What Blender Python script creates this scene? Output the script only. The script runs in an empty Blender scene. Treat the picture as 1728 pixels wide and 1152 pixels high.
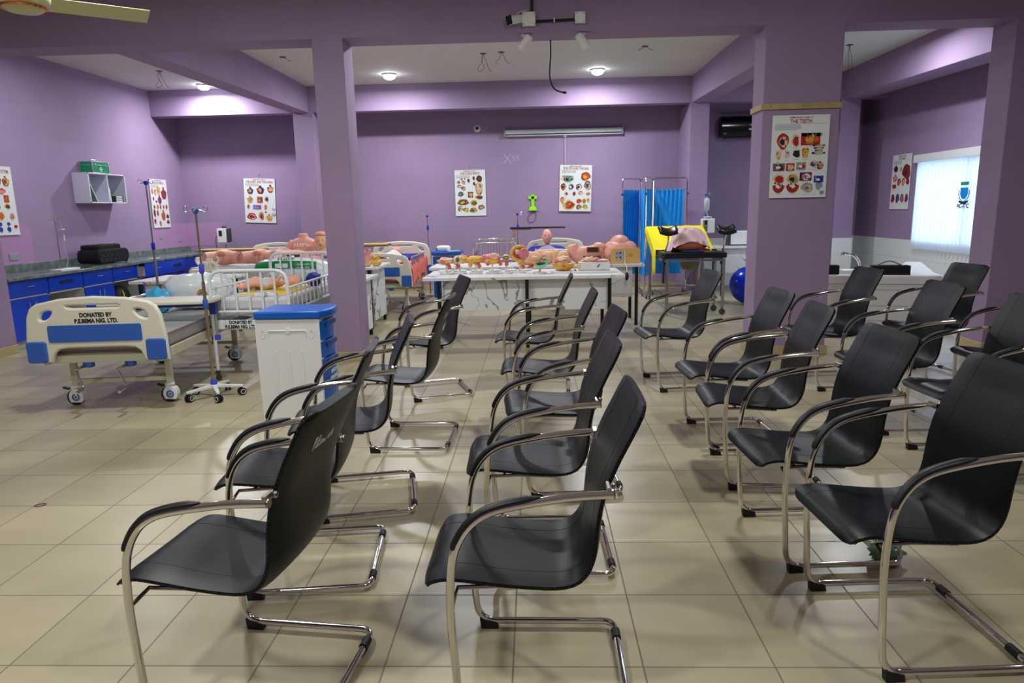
import bpy, math, random
from mathutils import Vector, Matrix, noise
PI = math.pi
SC = bpy.context.scene
COL = SC.collection
random.seed(7)

# ------------------------------------------------------------------ camera
YAW, PITCH, ROLL = math.radians(2.098), math.radians(10.917), math.radians(1.224)
CAM_H = 1.559
fwd = Vector((-math.sin(YAW) * math.cos(PITCH), math.cos(YAW) * math.cos(PITCH), -math.sin(PITCH)))
rt0 = Vector((math.cos(YAW), math.sin(YAW), 0))
dn0 = fwd.cross(rt0)
rt = rt0 * math.cos(ROLL) + dn0 * math.sin(ROLL)
dn = -rt0 * math.sin(ROLL) + dn0 * math.cos(ROLL)
cd = bpy.data.cameras.new('camera')
cam = bpy.data.objects.new('camera', cd)
COL.objects.link(cam)
cd.sensor_width = 36.0
cd.lens = 1153.2 / 1728 * 36.0
cd.clip_start = 0.05
cd.clip_end = 200
m3 = Matrix((rt, -dn, -fwd)).transposed()
cam.matrix_world = Matrix.Translation((0, 0, CAM_H)) @ m3.to_4x4()
SC.camera = cam

# ------------------------------------------------------------------ view, world
SC.view_settings.view_transform = 'Standard'
SC.view_settings.look = 'None'
SC.view_settings.gamma = 1
SC.view_settings.use_curve_mapping = False
SC.view_settings.exposure = 0.55
W = bpy.data.worlds.new('world')
SC.world = W
W.use_nodes = True
bg = W.node_tree.nodes['Background']
bg.inputs[0].default_value = (0.62, 0.78, 1.0, 1)
bg.inputs[1].default_value = 4.8

# ------------------------------------------------------------------ seen lamps of the room and added lights
def area(name, loc, size, power, col=(0.93, 0.97, 1.0), rot=(0, 0, 0), shape='DISK', sy=None):
    l = bpy.data.lights.new(name, 'AREA')
    l.energy = power
    l.color = col
    l.shape = shape
    l.size = size
    if sy: l.size_y = sy
    o = bpy.data.objects.new(name, l)
    o.location = loc
    o.rotation_euler = rot
    COL.objects.link(o)
    return o
def point(name, loc, power, r=0.05, col=(0.9, 0.96, 1.0)):
    l = bpy.data.lights.new(name, 'POINT')
    l.energy = power
    l.color = col
    l.shadow_soft_size = r
    o = bpy.data.objects.new(name, l)
    o.location = loc
    COL.objects.link(o)
    return o
BULBS_SEEN = [(1.07, 11.96), (-2.37, 11.86), (-5.72, 12.33)]
for x, y in BULBS_SEEN:
    area('bulb_or_fill_light', (x, y, 3.70), 0.18, 52)
for x, y in [(-0.9, 8.6), (4.6, 9.6), (-5.6, 8.9)]:
    area('bulb_or_fill_light', (x, y, 3.70), 0.18, 24 if x < -5 else 42)  # extra lights added behind the front beam for floor and tables, no bulbs seen
for x, y, p in [(-2.3, 4.3, 42), (1.2, 4.4, 28), (4.4, 3.4, 7), (-1.8, 0.4, 40), (2.0, 0.4, 22), (-5.4, 1.2, 25)]:
    area('front_bay_fill_light', (x, y, 3.74), 0.3, p * 1.25, (0.98, 0.99, 0.97))  # unseen lamps added above the camera side to light the front bay

# ------------------------------------------------------------------ helpers
def lin(c):
    return tuple((v / 12.92 if v <= 0.04045 else ((v + 0.055) / 1.055) ** 2.4) for v in c)
def rgb(r, g, b):
    return lin((r / 255, g / 255, b / 255)) + (1,)
MATS = {}
def mat(name, col, rough=0.5, metal=0.0, var=0.0, vscale=6.0, bump=0.0, bscale=40.0, coat=0.0, trans=0.0, emit=0.0, spec=0.5, ior=1.45, sss=0.0):
    if name in MATS: return MATS[name]
    m = bpy.data.materials.new(name)
    m.use_nodes = True
    nt = m.node_tree
    b = nt.nodes['Principled BSDF']
    c = rgb(*col)
    b.inputs['Base Color'].default_value = c
    b.inputs['Roughness'].default_value = rough
    b.inputs['Metallic'].default_value = metal
    b.inputs['Specular IOR Level'].default_value = spec
    b.inputs['IOR'].default_value = ior
    b.inputs['Coat Weight'].default_value = coat
    b.inputs['Transmission Weight'].default_value = trans
    if emit:
        b.inputs['Emission Color'].default_value = c
        b.inputs['Emission Strength'].default_value = emit
    tc = nt.nodes.new('ShaderNodeTexCoord')
    if var > 0:
        n = nt.nodes.new('ShaderNodeTexNoise')
        n.inputs['Scale'].default_value = vscale
        n.inputs['Detail'].default_value = 5
        nt.links.new(tc.outputs['Object'], n.inputs['Vector'])
        r = nt.nodes.new('ShaderNodeValToRGB')
        r.color_ramp.elements[0].position = 0.3
        r.color_ramp.elements[1].position = 0.7
        r.color_ramp.elements[0].color = tuple(v * (1 - var) for v in c[:3]) + (1,)
        r.color_ramp.elements[1].color = tuple(min(1, v * (1 + var)) for v in c[:3]) + (1,)
        nt.links.new(n.outputs['Fac'], r.inputs[0])
        nt.links.new(r.outputs[0], b.inputs['Base Color'])
    if bump > 0:
        n = nt.nodes.new('ShaderNodeTexNoise')
        n.inputs['Scale'].default_value = bscale
        n.inputs['Detail'].default_value = 4
        nt.links.new(tc.outputs['Object'], n.inputs['Vector'])
        bp = nt.nodes.new('ShaderNodeBump')
        bp.inputs['Strength'].default_value = bump
        bp.inputs['Distance'].default_value = 0.01
        nt.links.new(n.outputs['Fac'], bp.inputs['Height'])
        nt.links.new(bp.outputs[0], b.inputs['Normal'])
    MATS[name] = m
    return m

def marble_mat(name='marble'):
    if name in MATS: return MATS[name]
    m = bpy.data.materials.new(name); m.use_nodes = True
    nt = m.node_tree; b = nt.nodes['Principled BSDF']; b.inputs['Roughness'].default_value = 0.25
    tc = nt.nodes.new('ShaderNodeTexCoord')
    mp = nt.nodes.new('ShaderNodeMapping'); mp.inputs['Rotation'].default_value = (0.3, 0.75, 0.3)
    nt.links.new(tc.outputs['Object'], mp.inputs[0])
    n1 = nt.nodes.new('ShaderNodeTexNoise'); n1.inputs['Scale'].default_value = 1.5; n1.inputs['Detail'].default_value = 4; n1.inputs['Distortion'].default_value = 0.5
    nt.links.new(mp.outputs[0], n1.inputs['Vector'])
    a = nt.nodes.new('ShaderNodeMath'); a.operation = 'SUBTRACT'; a.inputs[1].default_value = 0.5
    nt.links.new(n1.outputs['Fac'], a.inputs[0])
    ab = nt.nodes.new('ShaderNodeMath'); ab.operation = 'ABSOLUTE'; nt.links.new(a.outputs[0], ab.inputs[0])
    n2 = nt.nodes.new('ShaderNodeTexNoise'); n2.inputs['Scale'].default_value = 1.9
    nt.links.new(mp.outputs[0], n2.inputs['Vector'])
    th = nt.nodes.new('ShaderNodeMapRange'); th.inputs[1].default_value = 0.42; th.inputs[2].default_value = 0.7; th.inputs[3].default_value = 0.0; th.inputs[4].default_value = 0.02
    nt.links.new(n2.outputs['Fac'], th.inputs[0])
    dv = nt.nodes.new('ShaderNodeMath'); dv.operation = 'DIVIDE'; nt.links.new(ab.outputs[0], dv.inputs[0])
    ad = nt.nodes.new('ShaderNodeMath'); ad.operation = 'ADD'; ad.inputs[1].default_value = 0.0015; nt.links.new(th.outputs[0], ad.inputs[0])
    nt.links.new(ad.outputs[0], dv.inputs[1])
    r = nt.nodes.new('ShaderNodeValToRGB'); r.color_ramp.elements[0].color = rgb(142, 140, 137); r.color_ramp.elements[0].position = 0.35
    r.color_ramp.elements[1].color = rgb(226, 229, 231); r.color_ramp.elements[1].position = 1.0
    nt.links.new(dv.outputs[0], r.inputs[0]); nt.links.new(r.outputs[0], b.inputs['Base Color'])
    MATS[name] = m
    return m

def floor_mat():
    m = bpy.data.materials.new('floor_tiles'); m.use_nodes = True
    nt = m.node_tree; L = nt.links; b = nt.nodes['Principled BSDF']
    g = nt.nodes.new('ShaderNodeNewGeometry'); sp = nt.nodes.new('ShaderNodeSeparateXYZ'); L.new(g.outputs['Position'], sp.inputs[0])
    def M(op, a, bb=None, c=None):
        n = nt.nodes.new('ShaderNodeMath'); n.operation = op
        for i, v in enumerate((a, bb, c)):
            if v is None: continue
            if isinstance(v, (int, float)): n.inputs[i].default_value = v
            else: L.new(v, n.inputs[i])
        return n.outputs[0]
    T = 0.45
    u = M('DIVIDE', M('ADD', sp.outputs[0], 0.0977 + 90), T); v = M('DIVIDE', M('SUBTRACT', sp.outputs[1], 0.316 - 90), T)
    eu = M('MINIMUM', M('FRACT', u), M('SUBTRACT', 1.0, M('FRACT', u)))
    ev = M('MINIMUM', M('FRACT', v), M('SUBTRACT', 1.0, M('FRACT', v)))
    gr = M('LESS_THAN', M('MINIMUM', eu, ev), 0.0065)
    cb = nt.nodes.new('ShaderNodeCombineXYZ'); L.new(M('FLOOR', u), cb.inputs[0]); L.new(M('FLOOR', v), cb.inputs[1])
    wn = nt.nodes.new('ShaderNodeTexWhiteNoise'); wn.noise_dimensions = '2D'; L.new(cb.outputs[0], wn.inputs['Vector'])
    mp = nt.nodes.new('ShaderNodeMapping'); mp.inputs['Scale'].default_value = (0.8, 1.6, 1); L.new(g.outputs['Position'], mp.inputs[0])
    n = nt.nodes.new('ShaderNodeTexNoise'); n.inputs['Scale'].default_value = 2.2; n.inputs['Detail'].default_value = 6; L.new(mp.outputs[0], n.inputs['Vector'])
    mx = M('ADD', M('MULTIPLY', wn.outputs['Value'], 0.35), M('MULTIPLY', n.outputs['Fac'], 0.75))
    r = nt.nodes.new('ShaderNodeValToRGB'); r.color_ramp.elements[0].position = 0.2; r.color_ramp.elements[1].position = 0.9
    r.color_ramp.elements[0].color = rgb(154, 145, 118); r.color_ramp.elements[1].color = rgb(184, 173, 143)
    L.new(mx, r.inputs[0])
    mc = nt.nodes.new('ShaderNodeMix'); mc.data_type = 'RGBA'; L.new(gr, mc.inputs[0]); L.new(r.outputs[0], mc.inputs[6]); mc.inputs[7].default_value = rgb(112, 106, 92)
    L.new(mc.outputs[2], b.inputs['Base Color'])
    # scuffs in the glaze
    mp2 = nt.nodes.new('ShaderNodeMapping'); mp2.inputs['Rotation'].default_value = (0, 0, 0.8); mp2.inputs['Scale'].default_value = (14, 3, 1); L.new(g.outputs['Position'], mp2.inputs[0])
    n3 = nt.nodes.new('ShaderNodeTexNoise'); n3.inputs['Scale'].default_value = 1.6; n3.inputs['Detail'].default_value = 3; L.new(mp2.outputs[0], n3.inputs['Vector'])
    rr = nt.nodes.new('ShaderNodeMapRange'); rr.inputs[1].default_value = 0.35; rr.inputs[2].default_value = 0.75; rr.inputs[3].default_value = 0.27; rr.inputs[4].default_value = 0.36
    L.new(n3.outputs['Fac'], rr.inputs[0]); L.new(M('ADD', M('MULTIPLY', wn.outputs['Value'], 0.05), M('ADD', M('MULTIPLY', gr, 0.4), 0.29)), b.inputs['Roughness'])
    bp = nt.nodes.new('ShaderNodeBump'); bp.inputs['Strength'].default_value = 0.05; bp.inputs['Distance'].default_value = 0.002
    L.new(M('MULTIPLY', gr, -1.0), bp.inputs['Height']); L.new(bp.outputs[0], b.inputs['Normal'])
    return m

class MB:
    def __init__(s):
        s.v = []; s.f = []; s.mi = []; s.m = 0; s.T = Matrix()
    def add(s, vs, fs):
        o = len(s.v)
        s.v += [tuple(s.T @ Vector(p)) for p in vs]
        for f in fs:
            s.f.append(tuple(i + o for i in f)); s.mi.append(s.m)
        return s
    def hexa(s, p):
        return s.add(p, [(0, 3, 2, 1), (4, 5, 6, 7), (0, 1, 5, 4), (1, 2, 6, 5), (2, 3, 7, 6), (3, 0, 4, 7)])
    def box(s, cx, cy, cz, sx, sy, sz, rot=None):
        R = rot if rot else Matrix()
        c = Vector((cx, cy, cz)); P = []
        for z in (-1, 1):
            for x, y in ((-1, -1), (1, -1), (1, 1), (-1, 1)):
                P.append(c + R @ Vector((x * sx / 2, y * sy / 2, z * sz / 2)))
        return s.hexa(P)
    def bb(s, x0, x1, y0, y1, z0, z1):
        return s.box((x0 + x1) / 2, (y0 + y1) / 2, (z0 + z1) / 2, abs(x1 - x0), abs(y1 - y0), abs(z1 - z0))
    def tube(s, path, r, n=8, closed=False, caps=True):
        P = [Vector(p) for p in path]; N = len(P); vs = []; fs = []
        rs = r if isinstance(r, (list, tuple)) else [r] * N
        up = None
        for i in range(N):
            if closed: t = (P[(i + 1) % N] - P[i - 1])
            else: t = P[min(i + 1, N - 1)] - P[max(i - 1, 0)]
            t = t.normalized() if t.length > 1e-9 else Vector((0, 0, 1))
            if up is None:
                up = Vector((0, 0, 1)) if abs(t.z) < 0.9 else Vector((1, 0, 0))
            a = t.cross(up)
            if a.length < 1e-6: a = t.cross(Vector((0.3, 1, 0.2)))
            a.normalize(); b = a.cross(t); b.normalize(); up = b
            for k in range(n):
                an = 2 * PI * k / n
                vs.append(P[i] + (a * math.cos(an) + b * math.sin(an)) * rs[i])
        for i in range(N if closed else N - 1):
            j = (i + 1) % N
            for k in range(n):
                l = (k + 1) % n
                fs.append((i * n + k, i * n + l, j * n + l, j * n + k))
        if caps and not closed:
            fs.append(tuple(range(n - 1, -1, -1))); fs.append(tuple(range((N - 1) * n, N * n)))
        return s.add(vs, fs)
    def cyl(s, p0, p1, r0, r1=None, n=12):
        return s.tube([p0, p1], [r0, r0 if r1 is None else r1], n)
    def lathe(s, prof, n=20, c=(0, 0, 0), R=None):
        vs = []; fs = []; c = Vector(c); R = R if R else Matrix()
        for r, z in prof:
            for k in range(n):
                a = 2 * PI * k / n
                vs.append(c + R @ Vector((r * math.cos(a), r * math.sin(a), z)))
        m = len(prof)
        for i in range(m - 1):
            for k in range(n):
                l = (k + 1) % n
                fs.append((i * n + k, i * n + l, (i + 1) * n + l, (i + 1) * n + k))
        fs.append(tuple(range(n - 1, -1, -1))); fs.append(tuple(range((m - 1) * n, m * n)))
        return s.add(vs, fs)
    def blob(s, c, rad, amp=0.0, fr=3.0, seed=0, n=16, m=10, fn=None, R=None, sq=1.0):
        vs = []; fs = []; c = Vector(c); R = R if R else Matrix()
        def P(th, ph):
            d = Vector((math.sin(th) * math.cos(ph), math.sin(th) * math.sin(ph), math.cos(th)))
            if sq != 1.0:
                d = Vector([math.copysign(abs(q) ** sq, q) for q in d])
            k = 1.0
            if amp: k += amp * noise.noise(d * fr + Vector((seed * 7.3, seed * 1.7, seed)))
            q = Vector((d.x * rad[0], d.y * rad[1], d.z * rad[2])) * k
            if fn: q = fn(q, d)
            return c + R @ q
        vs.append(P(0, 0))
        for i in range(1, m):
            for k in range(n): vs.append(P(PI * i / m, 2 * PI * k / n))
        vs.append(P(PI, 0))
        for k in range(n): fs.append((0, 1 + k, 1 + (k + 1) % n))
        for i in range(m - 2):
            for k in range(n):
                a = 1 + i * n + k; b = 1 + i * n + (k + 1) % n
                fs.append((a, a + n, b + n, b))
        e = len(vs) - 1; o = 1 + (m - 2) * n
        for k in range(n): fs.append((e, o + (k + 1) % n, o + k))
        return s.add(vs, fs)
    def prism(s, pts, a0, a1, plane='xz'):
        n = len(pts)
        def Q(p, a):
            return {'xz': (p[0], a, p[1]), 'xy': (p[0], p[1], a), 'yz': (a, p[0], p[1])}[plane]
        vs = [Q(p, a0) for p in pts] + [Q(p, a1) for p in pts]
        fs = [tuple(range(n - 1, -1, -1)), tuple(range(n, 2 * n))]
        for i in range(n):
            j = (i + 1) % n; fs.append((i, j, n + j, n + i))
        return s.add(vs, fs)
    def grid(s, fn, nu, nv, close_u=False):
        vs = [fn(i / (nu - (0 if close_u else 1)), j / (nv - 1)) for j in range(nv) for i in range(nu)]
        fs = []
        for j in range(nv - 1):
            for i in range(nu if close_u else nu - 1):
                k = (i + 1) % nu
                fs.append((j * nu + i, j * nu + k, (j + 1) * nu + k, (j + 1) * nu + i))
        return s.add(vs, fs)
    def build(s, name, mats, parent=None, bevel=0, seg=2, smooth=True, solid=0, subs=0, ang=40, off=-1):
        me = bpy.data.meshes.new(name)
        me.from_pydata(s.v, [], s.f)
        if not isinstance(mats, (list, tuple)): mats = [mats]
        for m in mats: me.materials.append(m)
        if any(s.mi): me.polygons.foreach_set('material_index', s.mi)
        import bmesh
        bm = bmesh.new(); bm.from_mesh(me)
        if not solid: bmesh.ops.recalc_face_normals(bm, faces=bm.faces)
        bm.to_mesh(me); bm.free()
        if smooth:
            me.polygons.foreach_set('use_smooth', [True] * len(me.polygons))
            me.set_sharp_from_angle(angle=math.radians(ang))
        me.update()
        o = bpy.data.objects.new(name, me)
        COL.objects.link(o)
        if parent: o.parent = parent
        if solid:
            md = o.modifiers.new('thickness', 'SOLIDIFY'); md.thickness = solid; md.offset = off
        if bevel:
            md = o.modifiers.new('bevel', 'BEVEL'); md.width = bevel; md.segments = seg; md.limit_method = 'ANGLE'; md.angle_limit = math.radians(35)
        if subs:
            md = o.modifiers.new('subdivision', 'SUBSURF'); md.levels = subs; md.render_levels = subs
        return o

def tag(o, label, cat, group=None):
    o['label'] = label; o['category'] = cat
    if group: o['group'] = group
    return o
def thing(name, label, cat, loc=(0, 0, 0), rz=0.0, group=None):
    o = bpy.data.objects.new(name, None); COL.objects.link(o)
    o.empty_display_size = 0.1
    o.location = loc; o.rotation_euler = (0, 0, rz)
    return tag(o, label, cat, group)
def struct(o):
    o['kind'] = 'structure'; return o
def dup(root, label, loc, rz=None, group=None, scale=None):
    def cp(o, par):
        c = o.copy(); COL.objects.link(c); c.parent = par
        for ch in list(o.children): cp(ch, c)
        return c
    r = cp(root, None)
    r.location = loc
    if rz is not None: r.rotation_euler = (0, 0, rz)
    if scale: r.scale = scale
    r['label'] = label
    if group: r['group'] = group
    return r
def text(name, body, size, loc, rot, m, parent=None, ax='CENTER', ext=0.0008, bold=0.0, sx=1.0, space=1.0):
    cu = bpy.data.curves.new('tmp_' + name, 'FONT')
    cu.body = body; cu.size = size; cu.align_x = ax; cu.align_y = 'CENTER'; cu.extrude = ext; cu.offset = bold
    cu.space_character = space; cu.resolution_u = 3
    t = bpy.data.objects.new('tmp', cu); COL.objects.link(t)
    dg = bpy.context.evaluated_depsgraph_get()
    me = bpy.data.meshes.new_from_object(t.evaluated_get(dg))
    me.name = name; me.materials.clear(); me.materials.append(m)
    bpy.data.objects.remove(t); bpy.data.curves.remove(cu)
    o = bpy.data.objects.new(name, me); COL.objects.link(o)
    o.location = loc; o.rotation_euler = rot; o.scale = (sx, 1, 1)
    if parent: o.parent = parent
    return o
def spline(pts, k=5):
    P = [Vector(p) for p in pts]; out = []
    for i in range(len(P) - 1):
        p0 = P[max(i - 1, 0)]; p1 = P[i]; p2 = P[i + 1]; p3 = P[min(i + 2, len(P) - 1)]
        for j in range(k):
            t = j / k
            out.append(0.5 * ((2 * p1) + (-p0 + p2) * t + (2 * p0 - 5 * p1 + 4 * p2 - p3) * t * t + (-p0 + 3 * p1 - 3 * p2 + p3) * t ** 3))
    out.append(P[-1]); return out
def fillet(pts, r, k=5):
    P = [Vector(p) for p in pts]; out = [P[0]]
    for i in range(1, len(P) - 1):
        a = (P[i - 1] - P[i]); b = (P[i + 1] - P[i])
        d = min(r, a.length * 0.49, b.length * 0.49); a = P[i] + a.normalized() * d; b = P[i] + b.normalized() * d
        for j in range(k + 1):
            t = j / k; out.append(a * (1 - t) ** 2 + P[i] * 2 * t * (1 - t) + b * t * t)
    out.append(P[-1]); return out
def rrect(x0, x1, y0, y1, r, k=4):
    pts = []
    for cx, cy, a0 in ((x1 - r, y1 - r, 0), (x0 + r, y1 - r, 90), (x0 + r, y0 + r, 180), (x1 - r, y0 + r, 270)):
        for i in range(k + 1):
            a = math.radians(a0 + 90 * i / k); pts.append((cx + r * math.cos(a), cy + r * math.sin(a)))
    return pts

# ------------------------------------------------------------------ materials
PURPLE = mat('purple_plaster', (152, 130, 162), 0.75, var=0.07, vscale=1.1, bump=0.25, bscale=60)
PINKP = mat('pink_plaster', (172, 134, 172), 0.75, var=0.04, vscale=1.5)
WHITEC = mat('white_ceiling', (205, 206, 200), 0.8, var=0.03, vscale=1.0)
TAN = mat('tan_skirting', (176, 158, 116), 0.5, var=0.06, vscale=5)
WTILE = mat('white_wall_tile', (222, 226, 226), 0.25)
LEATHER = mat('black_leather', (6, 10, 15), 0.4, var=0.15, vscale=8, bump=0.04, bscale=220, spec=0.27)
CHROME = mat('chrome', (228, 226, 222), 0.09, 1.0)
CHROME2 = mat('dull_chrome', (170, 168, 160), 0.25, 1.0)
RUBBER = mat('black_rubber', (16, 16, 17), 0.55)
PAD = mat('black_armrest', (12, 15, 21), 0.45)
MARBLE = marble_mat()
BLACKM = mat('black_metal', (14, 14, 16), 0.4)
WHITEP = mat('white_paint', (222, 226, 228), 0.35)
WPLAST = mat('white_plastic', (226, 228, 226), 0.4)
CREAM = mat('cream_plastic', (214, 211, 192), 0.4)
CREAMM = mat('cream_metal', (200, 202, 176), 0.45)
BLUEP = mat('blue_panel', (48, 92, 178), 0.4)
BLUEC = mat('blue_laminate', (6, 62, 196), 0.22)
BLUETOP = mat('blue_plastic', (8, 92, 186), 0.3)
BLUEV = mat('violet_blue_plastic', (60, 78, 200), 0.35)
DKBLUE = mat('dark_blue_cloth', (22, 30, 130), 0.7, var=0.15, vscale=10)
SKIN = mat('pink_vinyl_skin', (222, 158, 140), 0.5, var=0.04, vscale=8)
SKIN2 = mat('beige_vinyl_skin', (222, 172, 130), 0.5)
YEL = mat('yellow_vinyl', (220, 168, 66), 0.45, var=0.28, vscale=22)
PINKM = mat('pink_model', (216, 122, 136), 0.45, var=0.22, vscale=28)
ORNG = mat('orange_model', (204, 98, 58), 0.45, var=0.2, vscale=30)
GRN = mat('green_model', (30, 130, 70), 0.45)
PALE = mat('pale_model', (228, 184, 150), 0.45, var=0.18, vscale=35)
DARKR = mat('dark_red', (120, 26, 26), 0.5)
GREY = mat('grey_plastic', (150, 154, 158), 0.45)
DGREY = mat('dark_grey_plastic', (60, 62, 66), 0.45)
INK = mat('black_ink', (16, 16, 18), 0.6)
RINK = mat('red_ink', (170, 26, 30), 0.6)
YCLOTH = mat('yellow_sheet', (236, 222, 10), 0.5, var=0.05, vscale=4)
PKCLOTH = mat('pink_cloth', (226, 192, 196), 0.7, var=0.04, vscale=8)
BCURT = mat('blue_curtain', (10, 146, 228), 0.6, var=0.05, vscale=3)
WCLOTH = mat('white_sheet', (204, 202, 208), 0.6)
PLASTICW = mat('clear_wrapped_white', (228, 236, 238), 0.18, var=0.04, vscale=14, coat=1.0, bump=0.5, bscale=18)
CORAL = mat('coral_sheet', (232, 118, 108), 0.7, var=0.08, vscale=8)
GREEN = mat('green_case', (14, 142, 92), 0.4)
ALU = mat('aluminium', (190, 194, 196), 0.35, 0.9)
WOOD = mat('pale_wood', (172, 150, 102), 0.6, var=0.15, vscale=12)
GRANITE = mat('grey_granite', (104, 116, 112), 0.18, var=0.45, vscale=9)
BACKW = mat('back_rail_wood', (190, 160, 90), 0.5)
PAPER = mat('poster_paper', (222, 228, 226), 0.3)
MESHW = mat('clear_fluid', (214, 226, 230), 0.1, trans=0.5)
GLASSC = mat('window_glass', (240, 250, 255), 0.02, trans=1.0)
# ------------------------------------------------------------------ the room
XL, XR, YB, ZC = -6.95, 6.2, 13.65, 3.8
struct(MB().bb(XL - 0.2, XR + 0.2, -3.2, YB + 0.2, -0.1, 0).build('floor', floor_mat(), smooth=False))
struct(MB().bb(XL - 0.2, XR + 0.2, -3.2, YB + 0.2, ZC, ZC + 0.1).build('ceiling', WHITEC, smooth=False))
struct(MB().bb(XL - 0.2, XL, -3.2, YB + 0.2, 0, ZC).build('wall_left', PURPLE, smooth=False))
struct(MB().bb(XL, XR, YB, YB + 0.2, 0, ZC).build('wall_back', PURPLE, smooth=False))
struct(MB().bb(XL, XR, -3.2, -3.0, 0, ZC).build('wall_front', PURPLE, smooth=False))
WY0, WY1, WZ0, WZ1 = 8.7, 11.62, 0.80, 2.17
w = MB()
w.bb(XR, XR + 0.2, -3.2, WY0, 0, ZC); w.bb(XR, XR + 0.2, WY1, YB + 0.2, 0, ZC)
w.bb(XR, XR + 0.2, WY0, WY1, 0, WZ0); w.bb(XR, XR + 0.2, WY0, WY1, WZ1, ZC)
struct(w.build('wall_right', PURPLE, smooth=False))
wn = thing('window_1', 'window in the right wall', 'window', (XR + 0.1, (WY0 + WY1) / 2, WZ0))
for k in ('label', 'category'): del wn[k]
struct(wn)
fr = MB(); hw = (WY1 - WY0) / 2; hh = WZ1 - WZ0
for y in (-hw + 0.03, 0, hw - 0.03): fr.box(0, y, hh / 2, 0.05, 0.06, hh)
for z in (0.03, hh - 0.03): fr.box(0, 0, z, 0.05, hw * 2, 0.06)
fr.build('window_frame', ALU, wn, bevel=0.004)
MB().box(0.0, 0, hh / 2, 0.008, hw * 2 - 0.08, hh - 0.08).build('window_glass', GLASSC, wn)

# pillars and beams
def pillar(x0, x1, y0, y1, z1, nm='pillar', base=True):
    o = struct(MB().bb(x0, x1, y0, y1, 0, z1).build(nm, PURPLE, bevel=0.006))
    return o
pillar(-2.18, -1.87, 7.12, 7.48, 3.26)
pillar(2.26, 3.01, 7.12, 7.46, 3.26)
pillar(4.62, 5.25, 7.12, 7.48, 3.26)
pillar(XL, -6.22, 7.12, 7.84, 3.26)
pillar(-4.34, -3.97, 12.75, YB, 3.36)
pillar(2.78, 3.12, 12.75, YB, 3.36)
pillar(5.41, 5.75, 12.75, YB, 3.36)
def beam(p):   # eight corner points
    return struct(MB().hexa(p).build('ceiling_beam', PURPLE, bevel=0.006))
def beam_b(x0, x1, y0, y1, zb0, zb1=None, along='x'):
    zb1 = zb0 if zb1 is None else zb1
    return beam([(x0, y0, zb0), (x1, y0, zb0), (x1, y1, zb1), (x0, y1, zb1), (x0, y0, ZC), (x1, y0, ZC), (x1, y1, ZC), (x0, y1, ZC)])
beam_b(XL, XR, 7.12, 7.48, 3.25)
beam_b(XL, XR, 12.75, 13.0, 3.35)
beam_b(-4.36, -4.05, 7.48, 12.75, 3.25, 3.35)
beam_b(2.8, 3.14, 7.48, 12.75, 3.25, 3.35)
beam_b(5.42, 5.9, 7.48, 12.75, 3.25, 3.35)
# plinths
def skirt(nm, *boxes):
    s = MB()
    for b in boxes: s.bb(*b, 0, 0.1)
    return struct(s.build(nm, TAN, bevel=0.004))
skirt('baseboard_pillar', (-2.2, -1.85, 7.10, 7.12), (-1.87, -1.85, 7.12, 7.48), (-2.2, -2.18, 7.12, 7.48))
skirt('baseboard_pillar', (2.24, 3.03, 7.10, 7.12), (3.01, 3.03, 7.12, 7.46), (2.24, 2.26, 7.12, 7.46))
skirt('baseboard_pillar', (4.6, 5.27, 7.10, 7.12), (4.6, 4.62, 7.12, 7.48))
skirt('baseboard_pillar', (XL, -6.2, 7.10, 7.12), (-6.22, -6.2, 7.12, 7.84))
skirt('baseboard_back', (-3.97, 2.78, YB - 0.02, YB))
skirt('baseboard_left', (XL, XL + 0.02, -3, 7.1))
# white tiled dado on the right and back right, lighter paint patches
def tiled(nm, mbs):
    return struct(mbs.build(nm, WTILE, bevel=0.002, smooth=False))
d = MB()
for i in range(8):
    for j in range(3):
        y0 = 7.5 + i * 0.77; d.bb(XR - 0.012, XR, y0 + 0.002, min(y0 + 0.768, YB - 0.01), j * 0.31, j * 0.31 + 0.308)
tiled('trim_1', d)
d = MB()
for x0 in (3.12, 3.9, 4.66):
    for j in range(3): d.bb(x0 + 0.002, min(x0 + 0.77, 5.4), YB - 0.012, YB, j * 0.31, j * 0.31 + 0.308)
for j in range(3):
    d.bb(5.4, 5.76, 12.738, 12.75, j * 0.31, j * 0.31 + 0.308)
    d.bb(5.75, 5.762, 12.76, YB - 0.015, j * 0.31, j * 0.31 + 0.308); d.bb(5.765, XR - 0.013, YB - 0.012, YB, j * 0.31, j * 0.31 + 0.308)
tiled('trim_2', d)
struct(MB().bb(XL, XL + 0.003, 7.85, 9.32, 0.98, 1.46).build('trim_3', PINKP, smooth=False))
struct(MB().bb(XL, XL + 0.003, 12.3, YB, 0.98, 1.43).bb(XL, -6.2, YB - 0.003, YB, 0.98, 1.43).build('trim_4', PINKP, smooth=False))
struct(MB().tube([(XL + 0.01, 7.105, 3.775), (-3.7, 7.105, 3.79)], 0.016, 6).build('trim_5', mat('dark_green_conduit', (18, 34, 32), 0.5)))

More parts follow.
